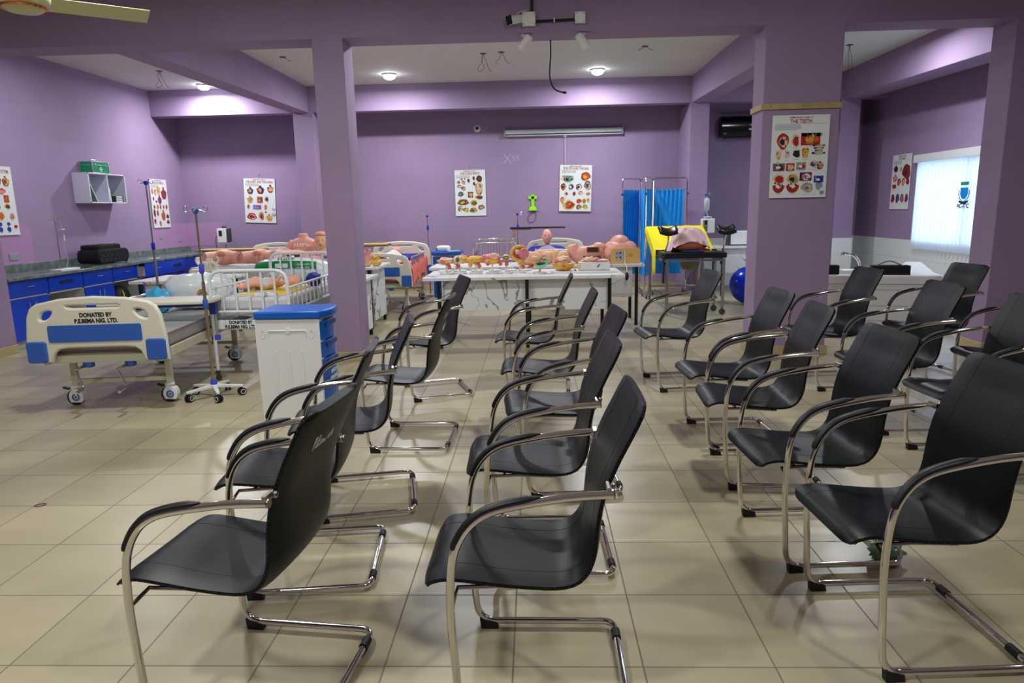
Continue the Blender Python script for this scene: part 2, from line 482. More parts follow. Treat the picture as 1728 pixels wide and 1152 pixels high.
# ------------------------------------------------------------------ vertical blind
vb = thing('vertical_blind', 'white vertical slat blind closed over the right-hand window, blue crest printed on it', 'blind', (6.1, 10.1, 0))
MB().bb(0.0, 0.09, -1.6, 1.46, 2.16, 2.28).build('headrail', WHITEP, vb, bevel=0.004)
bm_ = bpy.data.materials.new('blind_fabric'); bm_.use_nodes = True
nt = bm_.node_tree; nt.nodes.remove(nt.nodes['Principled BSDF']); out = nt.nodes['Material Output']
df = nt.nodes.new('ShaderNodeBsdfDiffuse'); tr = nt.nodes.new('ShaderNodeBsdfTranslucent'); mx = nt.nodes.new('ShaderNodeMixShader')
df.inputs[0].default_value = rgb(226, 234, 244); tr.inputs[0].default_value = rgb(236, 244, 255); mx.inputs[0].default_value = 0.6
nt.links.new(df.outputs[0], mx.inputs[1]); nt.links.new(tr.outputs[0], mx.inputs[2]); nt.links.new(mx.outputs[0], out.inputs[0])
y = -1.54
while y < 1.31:
    sl = MB(); a = 0.5
    c, s_ = math.cos(a), math.sin(a)
    sl.grid(lambda u, v: (0.045 - (u - 0.5) * 0.108 * s_ + 0.012 * math.sin(u * PI), y + (u - 0.5) * 0.108 * c, 0.80 + v * 1.36), 5, 2)
    sl.build('slat', bm_, vb)
    y += 0.098
em = MB()
em.m = 0; em.prism([(-0.11, 1.62), (0.11, 1.62), (0.11, 1.5), (0.07, 1.44), (0, 1.41), (-0.07, 1.44), (-0.11, 1.5)], -0.012, -0.010, 'yz')
em.m = 1; em.prism([(-0.12, 1.72), (0.12, 1.72), (0.11, 1.66), (-0.11, 1.66)], -0.012, -0.010, 'yz')
em.m = 2; em.prism([(-0.14, 1.40), (-0.13, 1.36), (0, 1.33), (0.13, 1.36), (0.14, 1.40), (0, 1.37)], -0.012, -0.010, 'yz')
em.tube([(-0.012, 0.15 * math.cos(t * PI / 10), 1.53 + 0.15 * math.sin(t * PI / 10)) for t in range(9, 22)], 0.006, 5)
eo = em.build('crest_print', [mat('crest_blue', (10, 140, 230), 0.5), mat('crest_green', (30, 150, 120), 0.5), INK], vb)
text('crest_lettering', 'AC-ITC', 0.085, (-0.014, 0.02, 1.475), (PI / 2, 0, -PI / 2), INK, vb, bold=0.003)
eo.location = (0, 0.02, 0.436); eo.scale = (1, .8, .8)

# ------------------------------------------------------------------ chairs
def chair_proto():
    t = thing('cantilever_chair', '', 'chair')
    prof = [(.318, .448), (.306, .466), (.285, .478), (.24, .484), (.15, .474), (.06, .463), (-.04, .456), (-.10, .458), (-.145, .476), (-.175, .515), (-.19, .57), (-.198, .655), (-.214, .74), (-.236, .80), (-.262, .86), (-.292, .92), (-.322, .982), (-.332, 1.004)]
    P = spline([(0, a, b) for a, b in prof], 2)
    N = len(P); T = 0.028
    nor = []
    for i in range(N):
        tt = (P[min(i + 1, N - 1)] - P[max(i - 1, 0)]).normalized()
        nor.append(Vector((0, tt.z, -tt.y)))       # points to the sitter's side (up / forward)
    # arc length for corner rounding
    S = [0]
    for i in range(1, N): S.append(S[-1] + (P[i] - P[i - 1]).length)
    def halfw(i):
        w = .222; r = .045
        for d in (S[i], S[-1] - S[i]):
            if d < r: w = min(w, .222 - r + math.sqrt(max(0, r * r - (r - d) ** 2)))
        return w
    s = MB(); NU = 13
    def pt(i, u, side):
        w = halfw(i); x = u * w
        e = abs(u) ** 6
        dish = 0.010 * (1 - u * u) * (1 if 8 < i < N - 4 else 0.4)
        off = (T / 2 if side > 0 else -T / 2) * (1 - 0.6 * e)
        return P[i] + nor[i] * (off - dish) + Vector((x, 0, 0))
    vs = []; fs = []
    for side in (1, -1):
        for i in range(N):
            for k in range(NU): vs.append(pt(i, -1 + 2 * k / (NU - 1), side))
    o2 = N * NU
    for i in range(N - 1):
        for k in range(NU - 1):
            a = i * NU + k; fs.append((a, a + 1, a + NU + 1, a + NU)); a += o2; fs.append((a, a + NU, a + NU + 1, a + 1))
        for k in (0, NU - 1):
            a = i * NU + k; fs.append((a, a + NU, a + NU + o2, a + o2) if k == 0 else (a, a + o2, a + NU + o2, a + NU))
    for i in (0, N - 1):
        for k in range(NU - 1):
            a = i * NU + k; fs.append((a, a + o2, a + o2 + 1, a + 1) if i == 0 else (a, a + 1, a + o2 + 1, a + o2))
    s.add(vs, fs).build('leather_seat_and_back', LEATHER, t, ang=60)
    # stitched seams on the sitter's side
    sm = MB()
    for u in (-0.62, 0.62):
        sm.tube([pt(i, u, 1) + nor[i] * 0.0002 for i in range(1, N - 1)], 0.0005, 4)
    sm.build('seam', PAD, t)
    # stitched edge
    for sg in (-1, 1):
        st = MB()
        for i in range(2, N - 2):
            for q in (0, .5):
                p = (P[i] * (1 - q) + P[i + 1] * q) + Vector((sg * .2215, 0, 0)) if i + 1 < N else P[i]
                st.box(p.x, p.y, p.z, 0.004, 0.006, 0.006)
        st.build('edge_stitching', PAD, t, smooth=False)
    # tube frame: arm end - leg - runner - rear bar - runner - leg - arm end
    R = .0125; HW = .275
    side = [(-.236, .775), (-.10, .765), (.06, .737), (.13, .712), (.178, .672), (.212, .61), (.228, .53), (.233, .40), (.226, .25), (.216, .11), (.205, .062), (.175, .034), (.14, .028)]
    rear = [(-.19, .028), (-.245, .028)]
    A = spline([(-HW, y, z) for y, z in side], 3) + [Vector((-HW, -.19, .028))]
    A += fillet([(-HW, -.2, .028), (-HW, -.30, .028), (0, -.30, .028)], .07, 6)[1:-1]
    B = [Vector((-p.x, p.y, p.z)) for p in reversed(A)]
    fr_ = MB().tube(A + B, R, 10); 
    fr_.build('tube_frame', CHROME, t, ang=60)
    # arm end plates and back bracket
    for sg in (-1, 1):
        m = MB(); m.cyl((sg * HW, -.238, .775), (sg * HW, -.242, .775), .0135, n=12)
        m.box(sg * .25, -.226, .784, .05, .012, .02); m.blob((sg * .238, -.242, .786), (.011, .008, .011), n=8, m=6)
        m.build('back_bracket', CHROME2, t)
        pd = [(-.035, .7625), (.06, .744), (.13, .719), (.176, .679), (.207, .628), (.213, .605)]
        pp = spline([(sg * HW, y, z) for y, z in pd], 4)
        n = len(pp)
        g = MB(); ring = []
        vs = []; fs = []
        for i, p in enumerate(pp):
            tt = (pp[min(i + 1, n - 1)] - pp[max(i - 1, 0)]).normalized(); nn = Vector((0, -tt.z, tt.y))
            if nn.z < 0: nn = -nn
            taper = min(1, (i + .4) / 2.5, (n - 1 - i + .4) / 2.5)
            for k in range(10):
                a = 2 * PI * k / 10
                vs.append(p + nn * (.0065 + (.0105 * math.cos(a)) * taper) + Vector((math.sin(a) * .0165 * taper, 0, 0)))
        for i in range(n - 1):
            for k in range(10):
                l = (k + 1) % 10; fs.append((i * 10 + k, i * 10 + l, (i + 1) * 10 + l, (i + 1) * 10 + k))
        fs.append(tuple(range(9, -1, -1))); fs.append(tuple(range((n - 1) * 10, n * 10)))
        g.add(vs, fs).build('armrest_pad', PAD, t, ang=70)
        f = MB(); f.hexa([(sg * HW - .014, .20, 0), (sg * HW + .014, .20, 0), (sg * HW + .014, .135, 0), (sg * HW - .014, .135, 0), (sg * HW - .014, .205, .045), (sg * HW + .014, .205, .045), (sg * HW + .014, .14, .028), (sg * HW - .014, .14, .028)])
        f.build('foot_cap', RUBBER, t, bevel=.002)
        MB().tube([(sg * .165, -.30, .028), (sg * .215, -.30, .028)], .0165, 10).build('floor_sleeve', RUBBER, t)
        # seat supports
        MB().tube([(sg * HW, .228, .43), (sg * .2, .22, .446), (sg * .19, .10, .446), (sg * .19, -.06, .438)], .007, 6).build('seat_bracket', CHROME2, t)
    MB().tube([(-.19, .16, .446), (.19, .16, .446)], .008, 6).build('cross_bar', CHROME2, t)
    MB().tube([(-.19, -.04, .437), (.19, -.04, .437)], .008, 6).build('cross_bar', CHROME2, t)
    return t
CH = [
 (-0.955, 2.048, 83.6, 'black chair with white back stencil, nearest in the leftmost column'),
 (-1.037, 2.831, 96.2, 'black chair with stencilled back, second from the front in the leftmost column'),
 (-0.998, 3.536, 101.6, 'black chair third from the front in the leftmost column, near the blue-topped cabinet'),
 (-0.896, 4.535, 88.0, 'black chair with pale high stencil, fourth from the front in the leftmost column'),
 (-0.923, 5.782, 108.9, 'black chair at the far end of the leftmost column, angled before the marble table'),
 (-0.027, 2.071, 89.6, 'black chair nearest to the viewer in the second column from the left'),
 (0.010, 2.950, 91.5, 'black chair second from the front in the second column from the left'),
 (0.139, 3.802, 94.7, 'black chair third from the front in the second column, its back half hidden'),
 (0.075, 4.725, 89.8, 'black chair fourth from the front in the second column from the left'),
 (-0.027, 5.863, 87.6, 'black chair seen edge-on at the far end of the second column'),
 (1.320, 2.338, 93.3, 'largest black chair at the right front, nearest in the third column from the left'),
 (1.252, 3.028, 93.3, 'black chair second from the front in the third column from the left'),
 (1.277, 3.889, 86.1, 'black chair third from the front in the third column from the left'),
 (1.300, 4.552, 92.6, 'black chair fourth from the front in the third column, left of the wide pillar'),
 (1.219, 5.979, 96.1, 'black chair alone at the far end of the third column before the delivery couch'),
 (2.583, 3.990, 95.1, 'black chair cut by the right edge, nearest in the fourth column'),
 (2.511, 4.806, 91.5, 'black chair in the middle of the fourth column, right of the wide pillar'),
 (2.542, 5.954, 94.7, 'black chair at the far end of the fourth column, before the white bathtub'),
 (3.405, 4.902, 89.6, 'black chair at the right edge, mostly hidden, only seat and one arm in view'),
 (3.518, 6.147, 98.2, 'black chair farthest back on the right, beside the right-hand pillar under the window'),
]
proto = chair_proto()
chairs = []
for i, (x, y, a, lb) in enumerate(CH):
    if i == 0:
        c = proto; c.location = (x, y, 0); c.rotation_euler = (0, 0, math.radians(a)); c['label'] = lb; c['group'] = 'black cantilever chairs in columns'
    else:
        c = dup(proto, lb, (x, y, 0), math.radians(a))
    chairs.append(c)
STEN = mat('white_stencil', (214, 212, 204), 0.7)
for c in (chairs[0], chairs[1], chairs[3]):
    # the back is tilted: rotate the lettering onto the rear side
    text('stencil_lettering', 'P.E.BEMA', 0.062, (-0.02, -.2985, .881), (math.radians(115.5), 0, 0), STEN, c, bold=.0025, sx=0.62, ext=.0004)
# ------------------------------------------------------------------ generic builders
def plate(name, loops, th, m, parent, bev=0.006, R=None, loc=(0, 0, 0)):
    """flat plate with holes, loops of (x, z), standing in the xz plane, th thick"""
    cu = bpy.data.curves.new('tmpc', 'CURVE'); cu.dimensions = '2D'; cu.fill_mode = 'BOTH'
    cu.extrude = th / 2 - bev; cu.bevel_depth = bev; cu.bevel_resolution = 2
    for lp in loops:
        sp = cu.splines.new('POLY'); sp.points.add(len(lp) - 1); sp.use_cyclic_u = True
        for p, q in zip(sp.points, lp): p.co = (q[0], q[1], 0, 1)
    t = bpy.data.objects.new('tmp', cu); COL.objects.link(t)
    me = bpy.data.meshes.new_from_object(t.evaluated_get(bpy.context.evaluated_depsgraph_get()))
    bpy.data.objects.remove(t); bpy.data.curves.remove(cu)
    me.transform(Matrix.Translation(loc) @ (R if R else Matrix.Rotation(PI / 2, 4, 'X')))
    me.name = name; me.materials.clear(); me.materials.append(m)
    me.polygons.foreach_set('use_smooth', [True] * len(me.polygons)); me.set_sharp_from_angle(angle=math.radians(40))
    o = bpy.data.objects.new(name, me); COL.objects.link(o); o.parent = parent
    return o
def loop(pts, k=3):
    """closed smooth loop"""
    n = len(pts); P = [Vector((p[0], p[1], 0)) for p in pts]; out = []
    for i in range(n):
        p0, p1, p2, p3 = P[i - 1], P[i], P[(i + 1) % n], P[(i + 2) % n]
        for j in range(k):
            t = j / k
            q = 0.5 * ((2 * p1) + (-p0 + p2) * t + (2 * p0 - 5 * p1 + 4 * p2 - p3) * t * t + (-p0 + 3 * p1 - 3 * p2 + p3) * t ** 3)
            out.append((q.x, q.y))
    return out
def wheel(parent, x, y, z, r, w=0.022, m=None, cover=None, ring=None):
    R = Matrix.Rotation(PI / 2, 4, 'Y')
    g = MB(); g.lathe([(r * .8, -w / 2), (r, -w / 2 + .004), (r, w / 2 - .004), (r * .8, w / 2)], 20, (x, y, z), R)
    return g.build('wheel', m or RUBBER, parent)
def bed_caster(t, x, y, top=0.17, s=1):
    R = Matrix.Rotation(PI / 2, 4, 'X')
    c = MB(); c.cyl((x, y, top - .02), (x, y, top), .035, n=14)
    c.prism([(x - .055 + .06 * math.cos(a) * 1.0 + .055, .075 + .07 * math.sin(a)) for a in [i * PI / 8 for i in range(-2, 11)]] + [(x - .04, .03)], y - .032, y + .032, 'xz')
    c.cyl((x - .02, y, .12), (x - .02, y, top), .025, n=12)
    o = c.build('caster', WPLAST, t, bevel=.004)
    wl = MB(); wl.lathe([(.04, -.02), (.07, -.017), (.07, .017), (.04, .02)], 20, (x - .012, y + .0, .07), R); wl.lathe([(.04, -.045), (.066, -.04), (.066, -.034), (.04, -.034)], 4, (x, y + 9, 9), R) if False else None
    wl.build('wheel', RUBBER, o)
    g = MB(); g.tube([(x + .026 * math.cos(a), y - .036, .075 + .026 * math.sin(a)) for a in [i * PI / 10 for i in range(20)]], .006, 5, closed=True); g.cyl((x, y - .034, .075), (x, y - .041, .075), .009, n=10)
    g.build('caster_ring', BLUEP, o)
    b = MB(); b.box(x - .085, y, .15, .05, .03, .014, Matrix.Rotation(.3, 4, 'Y')); b.build('brake_lever', RUBBER, o)
    return o
def end_board(t, nm, y, top=.95, hw=.5, lettering=False, zb=.45):
    dz = top - .95
    out = [(-hw - .03, zb), (-hw - .025, .62), (-hw, .80 + dz), (-hw * .94, .865 + dz), (-hw * .85, .895 + dz), (-hw * .5, .93 + dz), (0, .945 + dz), (hw * .5, .93 + dz), (hw * .85, .895 + dz), (hw * .94, .865 + dz), (hw, .80 + dz), (hw + .025, .62), (hw + .03, zb), (hw - .13, zb), (hw - .155, zb + .07), (hw - .2, zb + .105), (hw - .28, zb + .115), (-hw + .28, zb + .115), (-hw + .2, zb + .105), (-hw + .155, zb + .07), (-hw + .13, zb)]
    slot = [(-.2, .905 + dz), (.2, .905 + dz), (.225, .89 + dz), (.225, .87 + dz), (.2, .853 + dz), (-.17, .853 + dz), (-.21, .865 + dz), (-.225, .885 + dz)]
    h1 = loop([(-.43, .80 + dz), (-.40, .85 + dz), (-.34, .868 + dz), (-.30, .85 + dz), (-.32, .80 + dz), (-.37, .765 + dz), (-.42, .765 + dz)], 3)
    h2 = [(-a, b) for a, b in reversed(h1)]
    bd = plate(nm, [out, slot, h1, h2], .05, CREAM, t, .015, loc=(0, y, 0))
    sgn = -1
    MB().prism(rrect(-.36, .36, .60, .735 + dz, .015), y - .027, y - .031, 'xz').build('blue_inset', BLUEP, bd, smooth=False)
    for s in (-1, 1):
        c = MB(); c.prism(rrect(s * (hw - .04) - .075, s * (hw - .04) + .075, zb - .01, zb + .16, .02), y - .045, y + .05, 'xz')
        c.build('corner_bumper', BLUEP, bd, bevel=.008)
    if lettering:
        text('board_lettering', 'DONATED BY', .046, (0.02, y - .0262, .812), (PI / 2, 0, 0), INK, bd, bold=.0018, sx=.85)
        text('board_lettering', 'P.E.BEMA NIG. LTD.', .046, (0.02, y - .0262, .765), (PI / 2, 0, 0), INK, bd, bold=.0018, sx=.85)
    return bd
def hospital_bed(label, loc, rz, head=True, lettering=False, L=2.12, mattress_m=None, group='hospital beds with cream and blue end boards', rails=True, sheet=None):
    t = thing('hospital_bed', label, 'bed', loc, math.radians(rz), group)
    end_board(t, 'footboard', 0, lettering=lettering)
    if head: end_board(t, 'headboard', L, top=1.03)
    f = MB(); f.bb(-.46, -.42, .03, L - .03, .41, .49); f.bb(.42, .46, .03, L - .03, .41, .49)
    f.bb(-.42, .42, .03, .07, .42, .48); f.bb(-.42, .42, L - .07, L - .03, .42, .48)
    f.bb(-.42, .42, .9, .94, .42, .47); f.bb(-.4, .4, .29, .33, .19, .225); f.bb(-.4, .4, L - .2, L - .16, .19, .225)
    f.build('bed_frame', CREAMM, t, bevel=.004)
    MB().bb(-.41, .41, .09, L - .09, .45, .497).build('deck', CREAMM, t, bevel=.004)
    for x in (-.39, .39):
        for y in (.3, L - .18):
            MB().bb(x - .025, x + .025, y - .02, y + .02, .165, .42).build('leg', CREAMM, t, bevel=.004)
            bed_caster(t, x, y)
    for x in (-.15, .18):
        c = MB(); c.tube([(x, .5, .415), (x, .08, .40), (x, -.05, .39)], .012, 8); 
        c.build('crank_shaft', CHROME2, t)
        c = MB(); c.tube(fillet([(x, -.05, .39), (x - .03, -.06, .385), (x + .03, -.07, .24), (x + .03, -.15, .225)], .015, 3), .008, 8); c.cyl((x + .03, -.1, .23), (x + .03, -.19, .22), .013, n=10)
        c.build('crank_handle', CHROME, t)
        MB().box(x + .02, .06, .40, .07, .06, .05).build('crank_housing', BLUEP, t, bevel=.006)
    mm = mattress_m or mat('grey_mattress', (158, 160, 160), .6, var=.05, vscale=6)
    m = MB(); m.bb(-.44, .44, .06, L - .06, .50, .61)
    mo = m.build('mattress', mm, t, bevel=.02, seg=3)
    pipm = mat('mattress_piping', (150, 110, 120), .6)
    p = MB()
    for z in (.51, .605): p.tube([(-.441, .06, z), (.441, .06, z), (.441, L - .06, z), (-.441, L - .06, z)], .006, 6, closed=True)
    p.build('piping', pipm, mo)
    if rails:
        for s in (-1, 1):
            r = MB(); x = s * .475
            r.build
            r.tube(fillet([(x, .75, .5), (x, .72, .78), (x, 1.85, .78), (x, 1.9, .5)], .04, 3), .013, 8)
            for k in range(6): r.tube([(x, .85 + k * .17, .5), (x, .85 + k * .17, .78)], .008, 6)
            r.build('side_rail', BLUEV if False else ALU, t)
    return t
def iv_pole(label, loc, h, collars=((.55, BLUEP),), r=.0105, base='star', steel=CHROME2, topm=None, top=.05, bag=False, rz=0, name='iv_pole'):
    t = thing(name, label, 'drip stand', loc, rz)
    zb = .12 if base == 'star' else .0
    zm = h * .62
    MB().cyl((0, 0, zb), (0, 0, zm), r * 1.3, n=12).cyl((0, 0, zm), (0, 0, h - .02), r * .8, n=10).build('pole', steel, t)
    for z, m in collars: MB().lathe([(r * 1.5, 0), (r * 2.0, .01), (r * 2.0, .07), (r * 1.5, .085)], 12, (0, 0, z)).build('collar', m, t)
    tm = topm or BLUEP
    MB().lathe([(.012, 0), (.02, .01), (.028, .035), (.022, .045)], 14, (0, 0, h - .05)).build('hook_hub', tm, t)
    for k in range(4):
        a = k * PI / 2 + .3; c, s = math.cos(a), math.sin(a)
        pts = [(0, 0), (.05, -.012), (.075, -.02), (.09, -.005), (.088, .018), (.07, .022), (.062, .008)]
        MB().tube(spline([(c * u, s * u, h - .012 + v) for u, v in pts], 4), .0032, 6).build('hook', CHROME, t)
    if base == 'star':
        b = MB(); b.lathe([(.028, .085), (.03, .12), (.02, .16)], 12)
        b.build('base_hub', BLUEV, t)
        b = MB()
        for k in range(5):
            a = 2 * PI * k / 5 + .25; c, s = math.cos(a), math.sin(a)
            n_ = Vector((-s, c, 0)) * .016; P0 = Vector((c * .015, s * .015, .105)); P1 = Vector((c * .24, s * .24, .085))
            b.hexa([P0 - n_ * 1.3 - Vector((0, 0, .02)), P1 - n_ * .8 - Vector((0, 0, .012)), P1 + n_ * .8 - Vector((0, 0, .012)), P0 + n_ * 1.3 - Vector((0, 0, .02)), P0 - n_ * 1.3 + Vector((0, 0, .01)), P1 - n_ * .8 + Vector((0, 0, .008)), P1 + n_ * .8 + Vector((0, 0, .008)), P0 + n_ * 1.3 + Vector((0, 0, .01))])
        b.build('star_base', WPLAST, t, bevel=.004)
        for k in range(5):
            a = 2 * PI * k / 5 + .25; c, s = math.cos(a), math.sin(a); x, y = c * .225, s * .225
            w_ = MB()
            R = Matrix.Rotation(a + .6, 4, 'Z') @ Matrix.Rotation(PI / 2, 4, 'X')
            for o_ in (-.014, .014): w_.lathe([(.02, -.009), (.033, -.008), (.033, .008), (.02, .009)], 16, Vector((x, y, .033)) + R @ Vector((0, 0, o_)), R)
            w_.cyl((x, y, .04), (x, y, .08), .008)
            wo = w_.build('caster', RUBBER, t)
            q = MB(); cc = Vector((x, y, .033)) + R @ Vector((0, 0, .0245)); cc2 = Vector((x, y, .033)) + R @ Vector((0, 0, -.0245))
            for ce in (cc, cc2): q.tube([ce + R @ Vector((.019 * math.cos(i * PI / 7), .019 * math.sin(i * PI / 7), 0)) for i in range(14)], .003, 4, closed=True)
            q.build('caster_rim', WPLAST, wo)
    elif base == 'disc':
        MB().lathe([(.09, 0), (.09, .012), (.03, .022), (.015, .05)], 20).build('base_disc', steel, t)
    return t
def marble_table(label, x0, x1, y0, y1, h=.82, legs=None, panel=(.42,), py=.06, ends=False, group='marble-topped tables', px=None):
    cx, cy = (x0 + x1) / 2, (y0 + y1) / 2
    t = thing('marble_table', label, 'table', (cx, cy, 0), 0, group)
    a, b = (x1 - x0) / 2, (y1 - y0) / 2
    MB().bb(-a, a, -b, b, h - .035, h).build('table_top', MARBLE, t, bevel=.003)
    lx = legs if legs else (-a + .12, a - .12)
    for x in lx:
        for y in (-b + .05, b - .05):
            MB().bb(x - .02, x + .02, y - .02, y + .02, 0, h - .035).build('leg', BLACKM, t, bevel=.002)
    pa = (-a + .15, a - .15) if px is None else px
    MB().bb(pa[0], pa[1], -b + py + .03, -b + py + .048, panel[0], h - .036).build('modesty_panel', MARBLE, t, bevel=.002)
    if ends:
        MB().bb(a - .1, a - .08, -b + .09, b - .09, .1, h - .036).build('end_panel', MARBLE, t, bevel=.002)
    return t
def bedside_cabinet(label, loc, rz, w=.46, d=.46, h=.83, lettering=False, group='blue and white bedside cabinets', top_over=.02):
    """front of the cabinet (drawers) faces local +x"""
    t = thing('bedside_cabinet', label, 'cabinet', loc, math.radians(rz), group)
    MB().bb(-w / 2, w / 2 - .012, -d / 2, d / 2, .0, h - .06).build('body', WPLAST, t, bevel=.008)
    # side panel detail facing local -y
    s = MB()
    y = -d / 2
    s.tube(fillet([(-.15, y, h - .19), (-.15, y - .002, h - .145), (.14, y - .002, h - .145), (.14, y, h - .19)], .012, 3), .0035, 6)
    for x in (-.19, .18): s.tube([(x + .013 * math.cos(q), y, h - .17 + .03 * math.sin(q)) for q in [i * PI / 6 for i in range(12)]], .0028, 5, closed=True)
    s.lathe([(.022, 0), (.02, .006)], 14, (0, y + .002, h - .145), Matrix.Rotation(PI / 2, 4, 'X'))
    s.build('towel_bar', GREY if False else WPLAST, t)
    for x in (-.1, 0, .1): MB().tube([(x, y + .001, h - .3), (x, y + .001, .22)], .007, 8).build('moulded_rib', WPLAST, t)
    def front(nm, z0, z1, hand=True):
        P = []
        n = 7
        for i in range(n):
            u = -1 + 2 * i / (n - 1); P.append((w / 2 - .012 + .034 * (1 - u * u), u * (d / 2 - .012)))
        P = [(w / 2 - .02, d / 2 - .012)] + P[::-1] + [(w / 2 - .02, -d / 2 + .012)]
        P = [(w / 2 - .02, -d / 2 + .012)] + [(w / 2 - .012 + .034 * (1 - (-1 + 2 * i / (n - 1)) ** 2), (-1 + 2 * i / (n - 1)) * (d / 2 - .012)) for i in range(n)] + [(w / 2 - .02, d / 2 - .012)]
        o = MB().prism(P, z0, z1, 'xy').build(nm, BLUETOP, t, bevel=.006)
        if hand: MB().prism(rrect(-.12, .12, z1 - .045, z1 - .015, .012), w / 2 + .012, w / 2 + .0235, 'yz').build('finger_pull', mat('shadow_blue', (6, 60, 130), .4), o)
        return o
    front('drawer', h - .225, h - .085); front('drawer', h - .36, h - .24)
    dd = front('door', .05, h - .375)
    P = [(-w / 2 - top_over, -d / 2 - .01), (w / 2, -d / 2 - .01), (w / 2 + .045, -d / 4), (w / 2 + .055, 0), (w / 2 + .045, d / 4), (w / 2, d / 2 + .01), (-w / 2 - top_over, d / 2 + .01)]
    MB().prism(P, h - .058, h, 'xy').build('cabinet_top', BLUETOP, t, bevel=.012, seg=3)
    if lettering:
        lm_ = mat('white_ink', (225, 230, 235), .6)
        text('door_lettering', 'DONATED BY', .035, (w / 2 + .0245, 0, .36), (PI / 2, 0, PI / 2), lm_, dd, bold=.001, sx=.8, ext=.002)
        text('door_lettering', 'P.E.BEMA NIG. LTD.', .035, (w / 2 + .0245, 0, .31), (PI / 2, 0, PI / 2), lm_, dd, bold=.001, sx=.8, ext=.002)
    return t
def head_mesh(c, r, R=None, mouth_open=False):
    """face looks to local -y, top is +z"""
    def fn(q, d):
        # taper to the chin, nose, brows, eye hollows
        y = q.y; x = q.x; z = q.z
        if d.z < 0: x *= 1 + .28 * d.z
        if d.y < 0:
            f = -d.y
            nose = math.exp(-((d.x / .13) ** 2) - (((d.z + .12) / .22) ** 2)) * .22
            brow = math.exp(-(((d.z - .18) / .1) ** 2) - ((abs(d.x) - .25) / .25) ** 2) * .05
            eye = -math.exp(-(((d.z - .03) / .12) ** 2) - ((abs(d.x) - .3) / .12) ** 2) * .1
            lip = math.exp(-((d.x / .2) ** 2) - (((d.z + .47) / .08) ** 2)) * .07
            chin = math.exp(-((d.x / .25) ** 2) - (((d.z + .8) / .15) ** 2)) * .1
            y -= r * (nose + brow + eye + lip + chin) * min(1, f * 2)
        return Vector((x, y, z))
    m = MB(); m.blob(c, (r * .78, r * .95, r * 1.2), fn=fn, n=32, m=24, R=R)
    RR = R if R else Matrix()
    for s in (-1, 1): m.blob(Vector(c) + RR @ Vector((s * r * .78, r * .1, -r * .05)), (r * .09, r * .16, r * .25), n=8, m=6, R=R)
    return m
def face_marks(c, r, R, parent, mouthm, eyem=None):
    RR = R if R else Matrix(); c = Vector(c)
    e = MB()
    for s in (-1, 1): e.blob(c + RR @ Vector((s * r * .27, -r * .83, r * .05)), (r * .12, r * .06, r * .045), n=8, m=6, R=R)
    e.build('eye', eyem or INK, parent)
    MB().blob(c + RR @ Vector((0, -r * .88, -r * .54)), (r * .2, r * .07, r * .05), n=10, m=6, R=R).build('mouth', mouthm, parent)
# ------------------------------------------------------------------ left wall: counter and cabinets
gc = thing('granite_worktop', 'long grey granite worktop with upstand along the left wall', 'worktop', (-6.6, 10.8, .84))
MB().bb(-.35, .37, -2.93, 2.85, 0, .04).build('worktop_slab', GRANITE, gc, bevel=.006)
MB().bb(-.348, -.328, -2.93, 2.85, .04, .14).build('upstand', GRANITE, gc, bevel=.003)
CARC = mat('cabinet_edge', (196, 196, 204), .5)
def handle(par, y, z, vert, x=.012, L=.12):
    h = MB()
    if vert: h.tube([(x + .025, y, z - L / 2), (x + .025, y, z + L / 2)], .006, 8); [h.cyl((x, y, z + q), (x + .025, y, z + q), .004, n=6) for q in (-L / 3, L / 3)]
    else: h.tube([(x + .025, y - L / 2, z), (x + .025, y + L / 2, z)], .006, 8); [h.cyl((x, y + q, z), (x + .025, y + q, z), .004, n=6) for q in (-L / 3, L / 3)]
    h.build('handle', CHROME, par)
def base_unit(label, y0, y1, drawer=True, doors=2, label_strip=False, open_below=False, pull=0.0):
    t = thing('base_cabinet', label, 'cabinet', (-6.32, (y0 + y1) / 2, 0), 0, 'blue base cabinets under the worktop')
    b = (y1 - y0) / 2
    c = MB()
    c.bb(-.58, 0, -b, -b + .018, .1 if not open_below else .6, .838); c.bb(-.58, 0, b - .018, b, .1 if not open_below else .6, .838); c.bb(-.58, -.56, -b, b, .1 if not open_below else .6, .838)
    c.bb(-.58, 0, -b, b, .61, .628)
    if not open_below: c.bb(-.58, 0, -b, b, .1, .118); c.bb(-.56, -.06, -b, b, 0, .1)
    c.build('body', CARC, t, smooth=False)
    if drawer:
        d = MB().bb(.0 + pull, .018 + pull, -b + .006, b - .006, .632, .832).build('drawer', BLUEC, t, bevel=.002)
        if pull: MB().bb(-.4, pull, -b + .03, b - .03, .64, .79).build('drawer_box', CARC, d, smooth=False)
        if label_strip: text('drawer_lettering', 'MALODRIN', .07, (.0185 + pull, 0, .735), (PI / 2, 0, PI / 2), INK, d, bold=.003, sx=.75)
        else: handle(d, 0, .75, False, x=.018 + pull)
    if doors and not open_below:
        wd = (2 * b - .012) / doors
        for k in range(doors):
            ya = -b + .006 + k * wd
            d = MB().bb(0, .018, ya + .002, ya + wd - .002, .1, .606).build('door', BLUEC, t, bevel=.002)
            handle(d, (ya + wd - .05) if k == 0 else ya + .05, .47, True, x=.018, L=.16)
    return t
base_unit('blue base cabinet with two doors at the near end of the worktop', 7.93, 8.62)
base_unit('blue lettered drawer over an open kneehole, next to the near end cabinet', 8.63, 9.31, doors=0, label_strip=True, open_below=True)
base_unit('blue base cabinet with two doors right of the kneehole below the black suitcase', 9.32, 10.0)
base_unit('blue drawer over an open bay holding the black bag, below the suitcase', 10.01, 10.65, doors=0, open_below=True)
base_unit('blue cabinet with its drawer pulled open, right of the black bag', 10.70, 11.42, doors=2, pull=.1)
